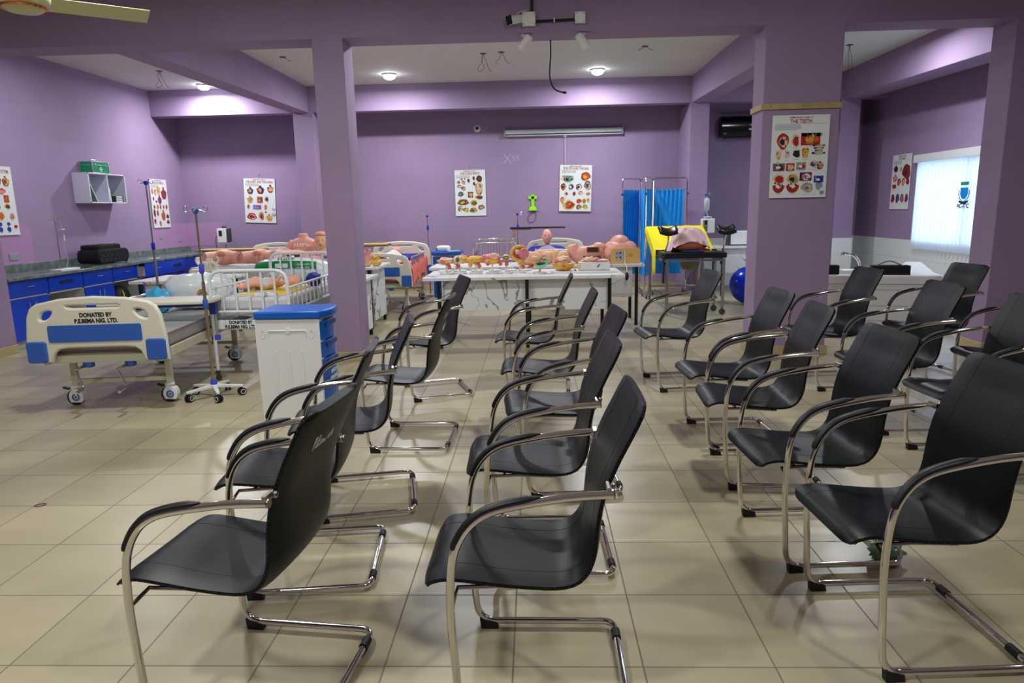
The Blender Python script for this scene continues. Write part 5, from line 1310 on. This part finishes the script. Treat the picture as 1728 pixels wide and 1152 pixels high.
def tray_model(label, x, y, w, d, kind):
    t = thing('birth_model', label, 'anatomical model', (x, y, .82), 0)
    MB().box(0, 0, .01, w, d, .02).build('base_board', WPLAST, t, bevel=.003)
    if kind == 0:
        m = MB(); m.lathe([(.03, .0), (.09, .01), (.125, .05), (.13, .085), (.115, .09), (.1, .06)], 26, (0, 0, .02)); m.build('yellow_bowl', YEL, t)
        bl_(t, 'fetus', (0, -.01, .14), (.085, .07, .05), PALE, 71, .35); bl_(t, 'rim_flesh', (0, -.115, .085), (.03, .015, .022), ORNG, 72); bl_(t, 'pelvic_rim', (-.09, .02, .11), (.03, .03, .04), PINKM, 73)
    else:
        MB().box(.0, 0, .07, .34, .14, .095).build('white_block', WPLAST, t, bevel=.006); MB().box(-.18, 0, .07, .03, .14, .095).build('yellow_end', mat('pale_yellow_block', (236, 206, 140), .5), t, bevel=.004)
        bl_(t, 'fetus', (-.05, 0, .135), (.1, .06, .04), PALE, 81, .35); bl_(t, 'flesh', (.02, -.01, .125), (.12, .06, .02), PINKM, 82, .3); bl_(t, 'membrane', (.1, 0, .13), (.06, .05, .02), mat('cream_model', (236, 224, 170), .5), 83)
        MB().tube([(.02, -.072, .06), (.05, -.074, .09)], .006, 6).build('blue_vessel', DKBLUE, t)
    return t
tray_model('yellow bowl model with a curled fetus on a white board, right of the stands', .33, 8.12, .3, .32, 0); tray_model('white block model with pink organs on a white board at the table end', .7, 8.1, .48, .34, 1)
# rear table models
for k, (x, lb) in enumerate(((-.1, 'leftmost'), (.14, 'middle'), (.36, 'rightmost'))):
    t = thing('buttock_model', lb + ' of three beige injection buttock models on the rear marble table', 'anatomical model', (x - .04, 9.35, .82), 0, 'beige buttock models')
    m = MB(); m.blob((.05, 0, .09), (.1, .09, .09), n=22, m=14, sq=.85); m.build('right_half', SKIN2, t)
    m = MB(); m.blob((-.05, .02, .1), (.08, .09, .1), n=22, m=14, sq=.75); m.hexa([(-.1, -.07, .0), (-.02, -.09, 0), (-.02, .02, 0), (-.1, .02, 0), (-.1, -.02, .22), (-.04, -.04, .17), (-.04, .02, .17), (-.1, .02, .22)]); m.build('left_half', SKIN2, t, bevel=.015, seg=3)
t = thing('pelvic_trainer', 'large pink pelvis trainer with a dark square opening and black lettering', 'anatomical model', (.71, 9.42, .82), 0)
def torso_pts(u, v):
    a = PI * u - PI / 2
    return Vector((0, 0, 0))
m = MB(); m.blob((.02, .02, .115), (.23, .15, .115), n=30, m=20, sq=.7)
m.tube(spline([(-.08, .02, .1), (-.17, .0, .15), (-.21, -.02, .25)], 3), [.12, .118, .115, .105, .09, .075, .06], 20); m.tube(spline([(.08, .03, .12), (.15, .02, .18), (.17, .0, .26)], 3), [.12, .118, .112, .105, .095, .08, .065], 20)
m.build('body', SKIN, t, ang=60)
MB().bb(-.02, .15, -.137, -.1, .15, .225).build('opening_frame', mat('olive_frame', (140, 120, 40), .5), t, bevel=.008); MB().bb(-.01, .135, -.1395, -.12, .157, .218).build('opening', mat('deep_red_inside', (70, 20, 18), .6), t, smooth=False)
text('body_lettering', 'P.E.BEMA NIG.', .05, (.06, -.139, .085), (PI / 2, 0, 0), INK, t, bold=.002, sx=.8)
t = thing('birth_simulator', 'pink abdomen simulator with a wooden control panel and hanging black bulb', 'anatomical model', (1.17, 9.4, .82), 0)
m = MB(); m.blob((-.0, .12, .15), (.22, .3, .15), n=28, m=20, sq=.7); m.blob((-.01, .1, .27), (.13, .2, .1), n=22, m=14); m.blob((-.16, .08, .12), (.1, .22, .11), n=20, m=14); m.build('body', SKIN, t, ang=60)
MB().prism(rrect(-.165, .225, .0, .205, .03), -.2, -.17, 'xz').build('wooden_panel', mat('light_wood_panel', (224, 178, 106), .4), t, bevel=.003)
q = MB(); q.box(-.045, -.202, .11, .12, .006, .115); q.build('control_plate', mat('speckled_plate', (170, 172, 176), .4, var=.2, vscale=60), t, smooth=False)
q = MB()
for x, z in ((-.085, .14), (-.04, .145), (-.085, .085), (-.04, .085)): q.cyl((x, -.204, z), (x, -.212, z), .012 if x > -.06 else .008, n=12)
q.build('knob', INK, t)
MB().lathe([(.028, 0), (.028, .002)], 20, (.1, -.2, .11), Matrix.Rotation(PI / 2, 4, 'X')).build('speaker_disc', mat('tan_disc', (196, 150, 90), .5), t)
MB().tube(spline([(.02, -.2, .18), (.025, -.215, .1), (.02, -.218, .02), (.03, -.33, -.02), (.03, -.36, -.1)], 5), .006, 6).build('white_tube', WPLAST, t)
MB().lathe([(.006, .05), (.02, .03), (.026, 0), (.02, -.04), (.006, -.06)], 14, (.03, -.36, -.15)).build('black_bulb', RUBBER, t)
for s_ in (0,): pass

# ------------------------------------------------------------------ middle back: beds, blue cabinet, crib, overbed table
b2 = hospital_bed('hospital bed with coral sheet between the tables in the middle back', (-2.42, 10.35, 0), .5, mattress_m=CORAL, rails=False)
RAILM = mat('grey_blue_rail', (120, 130, 170), .4)
for s_ in (-1, 1):
    m = MB(); x = s_ * .5; m.tube([(x, .25, .86), (x, 1.5, .86)], .018, 8); m.build('rail_top', ALU, b2)
    m = MB()
    for k in range(7): MB().tube([(x, .3 + k * .19, .5), (x, .3 + k * .19, .86)], .013, 8).build('rail_post', RAILM, b2)
    MB().bb(x - .015, x + .015, .22, 1.5, .49, .53).build('rail_base', BLUEP, b2, bevel=.004)
def coral_f(u, v):
    y = .07 + 1.55 * v; n0 = noise.noise(Vector((u * 6, v * 9, 1)))
    if u < .1: return Vector((-.46, y, .66 - (.1 - u) * 1.6))
    if u < .82: return Vector((-.46 + .92 * (u - .1) / .72, y, .67 + .10 * max(0, n0) + .12 * max(0, (u - .7) / .12) * (.4 + .6 * v) * (u > .7)))
    k = (u - .82) / .18
    return Vector((.46 + .075 * min(1, k * 3) + .012 * math.sin(v * 45), y + .05 * k, .80 + .06 * v - k * (.34 + .07 * math.sin(v * 17) + .05 * math.sin(v * 31))))
sh_ = MB(); sh_.grid(coral_f, 50, 60); so = sh_.build('draped_sheet', CORAL, b2, solid=.006)
WPAT = dotted('white_patterned_cloth', (208, 210, 220), (60, 60, 76), 55)
lying('manikin under black and white patterned cloth on the bed with the coral sheet', (-2.45, 11.85, .74), -.05, WPAT, pillow_m=mat('royal_blue_cloth', (20, 26, 150), .6), L=1.0)
iv_pole('thin drip stand behind the bed with the coral sheet, beside the blue cabinet', (-1.97, 12.68, 0), 1.5, collars=((1.22, MATS['cobalt_plastic']),), topm=MATS['cobalt_plastic'], base='disc')
ot = thing('overbed_table', 'wooden-topped overbed table above the head of the coral bed', 'table', (-2.9, 11.6, 0), 0)
MB().bb(-.5, .42, -.2, .2, 1.02, 1.045).build('table_top', BACKW, ot, bevel=.003); MB().bb(-.505, .425, -.205, .205, 1.005, 1.018).build('black_edge', BLACKM, ot, smooth=False)
MB().tube(fillet([(-.45, -.1, .04), (-.45, -.1, 1.0)], .02), .02, 10).build('post', CHROME, ot); MB().bb(-.48, -.42, -.2, .2, .01, .04).build('base_bar', CHROME2, ot)
c2 = bedside_cabinet('blue bedside cabinet against the back wall between two beds', (-1.57, 12.25, 0), -90, h=.86, w=.44, d=.5)
t = thing('cotton_roll', 'white wrapped roll lying on the far blue cabinet', 'roll', (-1.62, 12.15, .862), 0); MB().blob((0, 0, .05), (.12, .07, .05), sq=.6, n=20, m=12, amp=.1).build('roll_body', WPLAST, t); MB().blob((-.12, 0, .045), (.015, .05, .045), n=12, m=8).build('green_end', GRN, t)
t = thing('leaflet', 'leaflet with green print lying beside the white roll', 'leaflet', (-1.44, 12.1, .862), .4); MB().box(0, 0, .004, .2, .14, .006).build('page', PAPER, t); MB().box(.03, 0, .008, .1, .1, .002).build('print', mat('olive_print', (170, 190, 90), .5), t, smooth=False)
cr = thing('chrome_bassinet', 'chrome tube bassinet frame standing behind the marble tables', 'bassinet', (-.66, 11.0, 0))
for y, top in ((0, 1.05), (.75, 1.08)):
    MB().tube(fillet([(-.33, y, 0), (-.33, y, top), (.33, y, top), (.33, y, 0)], .09, 5), .013, 10).build('end_frame', CHROME, cr)
    m = MB(); m.tube([(-.33, y, .78), (.33, y, .78)], .008, 6)
    for k in range(6): m.tube([(-.24 + k * .096, y, .5), (-.24 + k * .096, y, top - .01)], .004, 6)
    m.build('end_bar', CHROME2, cr)
for s_ in (-1, 1):
    m = MB(); m.tube([(s_ * .33, 0, .88), (s_ * .33, .75, .88)], .009, 6); m.tube([(s_ * .33, 0, .55), (s_ * .33, .75, .55)], .009, 6)
    for k in range(7): m.tube([(s_ * .33, .09 + k * .095, .55), (s_ * .33, .09 + k * .095, .88)], .004, 6)
    m.build('side_bar', CHROME2, cr)
b3 = hospital_bed('hospital bed behind the centre tables holding the bald manikin', (.33, 10.5, 0), -1, rails=False)
bm3 = lying('bald manikin in dark striped cloth propped on a blue pillow, facing the viewer', (.2, 11.6, .80), .02, striped('striped_cloth', (52, 44, 96), (190, 180, 200), 26), hair=False, L=1.3, hw=.3, pillow_m=MATS['royal_blue_cloth'], tilt=1.2, hm=mat('dull_lip', (150, 80, 80), .6)); bm3.rotation_euler = (.22, 0, .02)
iv_pole('thin drip stand beside the black overbed table', (-.32, 12.9, 0), 1.5, collars=((1.2, MATS['cobalt_plastic']),), topm=MATS['cobalt_plastic'], base='disc')
ot = thing('overbed_table', 'black-edged overbed table on a chrome post over the bald manikin', 'table', (-.37, 12.3, 0), 0)
MB().bb(-.07, .9, -.2, .2, 1.225, 1.25).build('table_top', BLACKM, ot, bevel=.004); MB().bb(-.05, .3, -.1, .1, 1.195, 1.222).build('slide_rail', ALU, ot, bevel=.003)
MB().bb(-.03, .03, -.025, .025, .05, 1.195).build('post', CHROME, ot, bevel=.003); MB().bb(-.03, .03, -.25, .25, .02, .05).build('base_bar', CHROME2, ot, bevel=.003)

# ------------------------------------------------------------------ right back: screen, couch, pump, tables, ball, tub
cs = thing('folding_screen', 'folding ward screen with bright blue curtains on a chrome frame', 'screen', (2.1, 12.4, 0))
V = [Vector(p) - Vector((2.1, 12.4, 0)) for p in ((1.535, 12.3, 0), (1.925, 12.72, 0), (1.9, 12.0, 0), (2.10, 12.55, 0), (2.72, 12.5, 0))]
for k in range(4):
    a, b = V[k], V[k + 1]; d = (b - a).normalized(); g = d * .014
    m = MB(); m.tube(fillet([a + g + Vector((0, 0, .2)), a + g + Vector((0, 0, 2.05)), b - g + Vector((0, 0, 2.05)), b - g + Vector((0, 0, .2))], .07, 5), .0125, 8)
    m.tube([a + g + Vector((0, 0, .22)), b - g + Vector((0, 0, .22))], .008, 6); m.tube([a + g + Vector((0, 0, 1.84)), b - g + Vector((0, 0, 1.84))], .005, 6)
    m.build('screen_frame', CHROME, cs)
    n_ = Vector((-d.y, d.x, 0)); L = (b - a).length
    c = MB(); c.grid(lambda u, v: a + d * (.04 + u * (L - .1 - (.03 * v if k == 3 else 0))) + n_ * (.018 * math.sin(u * L * 75 + k) * (.35 + .65 * abs(v - .5)) + .006 * math.sin(u * 40 + v * 7)) + Vector((0, 0, 1.86 - 1.5 * v)), int(20 + L * 130), 14)
    c.build('blue_curtain', BCURT, cs)
for k, p in enumerate(V):
    MB().bb(p.x - .02, p.x + .02, p.y - .25, p.y + .25, .05, .075).build('foot_bar', CHROME2, cs, bevel=.004)
    for s_ in (-.23, .23): MB().cyl((p.x, p.y + s_, .028), (p.x, p.y + s_, .055), .008).lathe([(.015, -.01), (.028, -.008), (.028, .008), (.015, .01)], 14, (p.x, p.y + s_, .028), Matrix.Rotation(PI / 2, 4, 'Y')).build('caster', RUBBER, cs)
    MB().lathe([(.018, 0), (.018, .03)], 12, (p.x, p.y, 1.76)).build('hinge', DKBLUE, cs); MB().cyl((p.x, p.y, .07), (p.x, p.y, .25), .0125).build('lower_post', CHROME, cs)
gy = thing('delivery_couch', 'chrome-legged delivery couch with black seat pad and raised backrest', 'couch', (2.28, 9.88, 0))
BKP = mat('black_vinyl', (18, 20, 24), .35)
MB().prism(rrect(-.44, .45, .82, .90, .02), 0, .7, 'xz').build('seat_pad', BKP, gy, bevel=.008)
fr = MB()
for x in (-.41, .41): fr.bb(x - .02, x + .02, .0, 1.6, .77, .81)
for y in (.02, .7, 1.55): fr.bb(-.41, .41, y, y + .035, .775, .805)
for y in (.3, 1.4): fr.bb(-.38, .38, y - .012, y + .012, .26, .285)
for x in (-.33, .41): fr.bb(x - .012, x + .012, .3, 1.4, .2, .225)
fr.build('couch_frame', CHROME2, gy, bevel=.003)
for x, y in ((-.39, .04), (.41, .02), (-.32, .38), (.38, .38), (-.39, 1.5), (.41, 1.5)):
    lg = MB().bb(x - .02, x + .02, y - .02, y + .02, .1, .77).build('leg', CHROME2, gy, bevel=.003)
    MB().lathe([(.03, -.012), (.045, -.01), (.045, .01), (.03, .012)], 16, (x, y, .045), Matrix.Rotation(PI / 2, 4, 'Y' if x < 0 else 'X')).cyl((x, y, .05), (x, y, .1), .014).build('caster', DGREY, lg)
bk = MB().hexa([(-.42, .8, .84), (.4, .8, .84), (.4, 1.5, 1.14), (-.42, 1.5, 1.14), (-.42, .78, .90), (.4, .78, .90), (.4, 1.46, 1.2), (-.42, 1.46, 1.2)]).build('backrest', BKP, gy, bevel=.012)
for s_, x in ((-1, -.40), (1, .42)):
    a = MB(); a.tube(spline([(x, .2, .82), (x, .1, .95), (x + (.02 if s_ < 0 else -.0), .05, 1.05), (x + .02, .05, 1.16)], 5), .012, 8); a.cyl((x, .16, .78), (x, .16, .86), .025)
    a.build('support_arm', CHROME, gy)
    sd = MB(); sd.grid(lambda u, v: Vector((x + .02 + (u - .5) * .22, .05 + (v - .5) * .16, 1.19 + .05 * (2 * u - 1) ** 2 * (1 if v > .3 else .6) + .06 * v)), 12, 6); sd.build('leg_rest', BKP, gy, solid=.05)
    MB().blob((x, .18, .74), (.02, .03, .03), n=10, m=6).build('clamp_knob', RUBBER, gy)
st_ = MB().bb(-.44, -.42, .05, .16, .46, .9).build('black_strap', RUBBER, gy, bevel=.004)
MB().lathe([(.02, .6), (.12, .64), (.16, .76), (.17, .77)], 20, (.02, .45, 0)).build('bowl', mat('olive_bowl', (120, 116, 86), .5), gy)
ys = MB()
prof = [(.60, .912), (.78, .915), (1.0, 1.0), (1.48, 1.215), (1.53, 1.2), (1.55, 1.0)]
PS = spline([(0, a, b) for a, b in prof], 5)
def ysf(u, v):
    i = v * (len(PS) - 1); k = min(int(i), len(PS) - 2); p = PS[k].lerp(PS[k + 1], i - k)
    if u < .12: return Vector((-.46 - .02 * math.sin(v * 12), p.y, p.z - (.12 - u) * 3.2 * (.6 + .4 * math.sin(v * 5 + 1)) ))
    if u > .9: return Vector((.46, p.y, p.z - (u - .9) * .5))
    return Vector((-.46 + .92 * (u - .12) / .78, p.y, p.z + .008 + .012 * noise.noise(Vector((u * 8, v * 9, 0)))))
ys.grid(ysf, 34, 30)
yo = ys.build('yellow_sheet', YCLOTH, None, solid=.004); yo.location = (2.28, 9.88, 0); tag(yo, 'bright yellow sheet draped over the backrest of the delivery couch', 'sheet')
pk = thing('covered_torso', 'birth torso under a pale pink cloth on the delivery couch', 'anatomical model', (2.26, 10.22, .905))
MB().blob((0, .02, .1), (.24, .22, .1), n=24, m=14, sq=.75).build('torso', mat('brown_skin_model', (196, 116, 78), .5), pk)
def pkf(u, v):
    a = 2 * PI * u; r = v; R0 = (.06 + .27 * v)
    z = .33 * (1 - v ** 2.4) + .03 * math.sin(a * 5) * v * .8 + .012 * math.sin(a * 11 + 2) * v + .015
    if math.sin(a) < -.55: z = max(z, .05 + .1 * abs(math.cos(a * 2.0)) * v)
    q = noise.noise(Vector((math.cos(a) * 2.6, math.sin(a) * 2.6, v * 4))) * .035
    return Vector(((R0 + q) * math.cos(a) * 1.0, .02 + (R0 + q) * .82 * math.sin(a), max(z + q * .6 * v, .008)))
pc = MB(); pc.grid(pkf, 60, 14, close_u=True); pc.blob((0, .02, .335), (.075, .06, .016), n=20, m=6); pc.build('pink_cloth', PKCLOTH, pk, ang=25)
MB().box(.02, -.19, .012, .3, .06, .02).build('blue_edge', BLUEP, pk, bevel=.003); MB().blob((.17, -.14, .03), (.08, .04, .02), n=12, m=6).build('red_edge', mat('red_vinyl', (210, 50, 40), .5), pk)
ip = iv_pole('drip stand with a fluid bag and infusion pump beside the delivery couch', (2.9, 11.9, 0), 1.76, collars=((1.36, BLUEP),), r=.009, steel=CHROME, base='disc', name='infusion_stand')
MB().bb(-.09, .13, -.12, -.02, 1.10, 1.34).build('pump_body', WPLAST, ip, bevel=.015, seg=3); MB().bb(-.065, .01, -.125, -.12, 1.12, 1.32).build('pump_panel', mat('olive_grey', (140, 144, 130), .4), ip, bevel=.003)
MB().bb(-.045, .0, -.128, -.125, 1.24, 1.31).build('pump_screen', INK, ip, smooth=False); m = MB()
for i in range(3):
    for j in range(3): m.box(-.045 + i * .02, -.127, 1.15 + j * .025, .012, .004, .014)
m.build('pump_keys', DGREY, ip); MB().tube(fillet([(-.04, -.06, 1.34), (-.04, -.06, 1.37), (.08, -.06, 1.37), (.08, -.06, 1.34)], .015), .007, 6).build('pump_handle', WPLAST, ip)
MB().lathe([(.008, -.03), (.012, 0), (.045, .04), (.048, .19), (.03, .22), (.01, .225)], 16, (0, -.06, 1.46)).build('fluid_bag', mat('milky_fluid', (206, 218, 222), .15, trans=.3), ip)
MB().tube(spline([(0, -.06, 1.44), (.01, -.1, 1.39), (.02, -.13, 1.35)], 4), .003, 5).build('drip_tube', WPLAST, ip)
marble_table('marble table against the back wall carrying the white machine, right of the couch', 3.12, 4.7, 11.95, 12.65, .86, panel=(.40,), group='marble-topped tables')
mc = thing('autoclave', 'white boxy machine on the marble table behind the blue exercise ball', 'machine', (3.60, 12.3, .86), 0)
MB().bb(-.19, .18, -.15, .15, .015, .25).build('casing', WPLAST, mc, bevel=.012); MB().bb(-.24, -.19, -.14, .14, .0, .22).build('dark_side', DGREY, mc, bevel=.008); MB().cyl((-.05, 0, .25), (-.05, 0, .29), .015).cyl((.15, 0, .25), (.15, 0, .29), .015).build('valve', BLUEP, mc); MB().bb(-.2, .2, -.155, .155, 0, .015).build('base', DGREY, mc, smooth=False)
kt = thing('black_instrument', 'small black instrument lying right of the white machine', 'instrument', (3.95, 12.25, .86)); MB().tube(spline([(-.06, 0, .02), (0, .02, .05), (.06, -.02, .02), (.16, 0, .02)], 4), .014, 8).build('instrument_body', RUBBER, kt)
stl = thing('white_stool', 'round white stool partly hidden by the wide pillar and the blue ball', 'stool', (3.86, 11.55, 0)); MB().lathe([(.2, .64), (.22, .66), (.22, .70), (.2, .715)], 26).build('seat', WPLAST, stl)
for k in range(4): a = k * PI / 2 + .4; MB().cyl((.13 * math.cos(a), .13 * math.sin(a), .64), (.2 * math.cos(a), .2 * math.sin(a), 0), .013).build('leg', CHROME2, stl)
bll = MB().lathe([(.005, -.3)] + [(.3 * math.cos(a), .3 * math.sin(a)) for a in [(-.46 + i * .92 / 24) * PI for i in range(25)]] + [(.005, .3)], 40).build('exercise_ball', mat('blue_rubber_ball', (0, 40, 190), .22)); bll.location = (3.40, 11.0, .3); tag(bll, 'shiny blue exercise ball on the floor half hidden by the wide pillar', 'ball')
# bathtub
tb = thing('bathtub', 'white corner bathtub with panelled front behind the right-hand chairs', 'bathtub', (4.72, 8.12, 0), math.radians(-15))
m = MB()
m.bb(-1.68, 0, 0, .05, 0, .60); m.bb(-.05, 0, .05, .82, 0, .60); m.bb(-1.68, -1.63, .05, .82, 0, .60); m.bb(-1.63, -.05, .80, .85, 0, .66)
m.build('tub_panel', WPLAST, tb, bevel=.006)
for z in (.15, .33, .52): MB().bb(-1.685, .003, -.004, .0, z, z + .006).build('panel_groove', mat('shadow_gap_grey', (176, 180, 180), .5), tb, smooth=False)
def tub_fn(u, v):
    # rim to basin
    a = 2 * PI * u; c, s_ = math.cos(a), math.sin(a)
    def sup(rx, ry, p): return Vector((math.copysign(abs(c) ** p, c) * rx, math.copysign(abs(s_) ** p, s_) * ry, 0))
    C = Vector((-.84, .425, 0))
    K = [(.87, .445, .60, .12), (.87, .445, .69, .12), (.86, .435, .70, .12), (.76, .34, .70, .3), (.73, .31, .67, .4), (.66, .26, .3, .5), (.5, .18, .22, .6), (.01, .01, .22, .8)]
    i = v * (len(K) - 1); k = min(int(i), len(K) - 2); f = i - k; q = [K[k][j] * (1 - f) + K[k + 1][j] * f for j in range(4)]
    return C + sup(q[0], q[1], q[3]) + Vector((0, 0, q[2]))
m = MB(); m.grid(tub_fn, 72, 22, close_u=True); m.build('basin', WPLAST, tb, ang=50)
MB().hexa([(-.3, .05, .70), (0, .05, .70), (0, .82, .70), (-.3, .82, .70), (-.26, .3, .72), (-.02, .2, .72), (-.02, .8, .8), (-.2, .8, .8)]).build('raised_shoulder', WPLAST, tb, bevel=.02, seg=3)
for lb, x, w in (('black box on the near tub rim left, beside the wide pillar', -1.33, .5), ('black box with a chrome handle on the near tub rim, right of the tap', -.52, .42)):
    t = thing('black_box', lb, 'box', (4.72 + x * math.cos(.262) + .1 * math.sin(.262), 8.12 - x * math.sin(.262) + .1 * math.cos(.262), .70), math.radians(-15))
    mm_ = MB(); mm_.bb(-w / 2, w / 2, -.06, -.045, 0, .11); mm_.bb(-w / 2, w / 2, .045, .06, 0, .11); mm_.bb(-w / 2, -w / 2 + .015, -.045, .045, 0, .11); mm_.bb(w / 2 - .015, w / 2, -.045, .045, 0, .11); mm_.bb(-w / 2, w / 2, -.045, .045, 0, .01); mm_.build('box_body', BKP, t, bevel=.003)
    if x > -1: MB().tube(spline([(-.14, .05, .1), (0, .06, .155), (.15, .05, .1)], 6), .008, 8).build('handle', CHROME, t)
tp = thing('bath_tap', 'curved chrome tap with handset on the far rim of the bathtub', 'tap', (4.72 - .72 * math.cos(.262) + .78 * math.sin(.262), 8.12 + .72 * math.sin(.262) + .78 * math.cos(.262), .70), math.radians(-15))
MB().tube(spline([(-.02, 0, 0), (-.02, 0, .08), (-.08, 0, .17), (-.18, 0, .2), (-.23, 0, .2)], 6), [.018] * 12 + [.016] * 6 + [.02] * 7, 10).build('spout', CHROME, tp); MB().lathe([(.02, 0), (.035, .01), (.035, .03), (.02, .04)], 16, (-.24, 0, .2), Matrix.Rotation(PI / 2 + .4, 4, 'Y')).build('shower_head', CHROME, tp)
for x in (.07, .15, .22): MB().lathe([(.022, 0), (.022, .015), (.014, .02), (.018, .05), (.016, .055)], 14, (x, 0, 0)).build('valve_knob', CHROME, tp)
# small things on the floor
bt = thing('plastic_wrapper', 'clumped clear and green plastic wrapper on the floor under the largest right front chair', 'wrapper', (1.53, 2.84, 0))
MB().blob((0, 0, .045), (.07, .05, .045), amp=.5, fr=4, seed=91, n=24, m=16).build('clear_film', mat('clear_film', (220, 230, 226), .05, trans=.85), bt); MB().blob((-.01, .0, .035), (.045, .035, .03), amp=.5, fr=4, seed=92, n=16, m=10).build('green_print_film', mat('green_film', (60, 150, 60), .3), bt)
rg = MB().tube([(.028 * math.cos(i * PI / 8), .017 * math.sin(i * PI / 8), .003) for i in range(16)], .0022, 6, closed=True).build('rubber_ring', mat('brown_rubber', (110, 70, 60), .5)); rg.location = (-2.77, 3.47, 0); rg.rotation_euler = (0, 0, .5); tag(rg, 'thin brown rubber band lying on the bare floor at far left', 'rubber band')
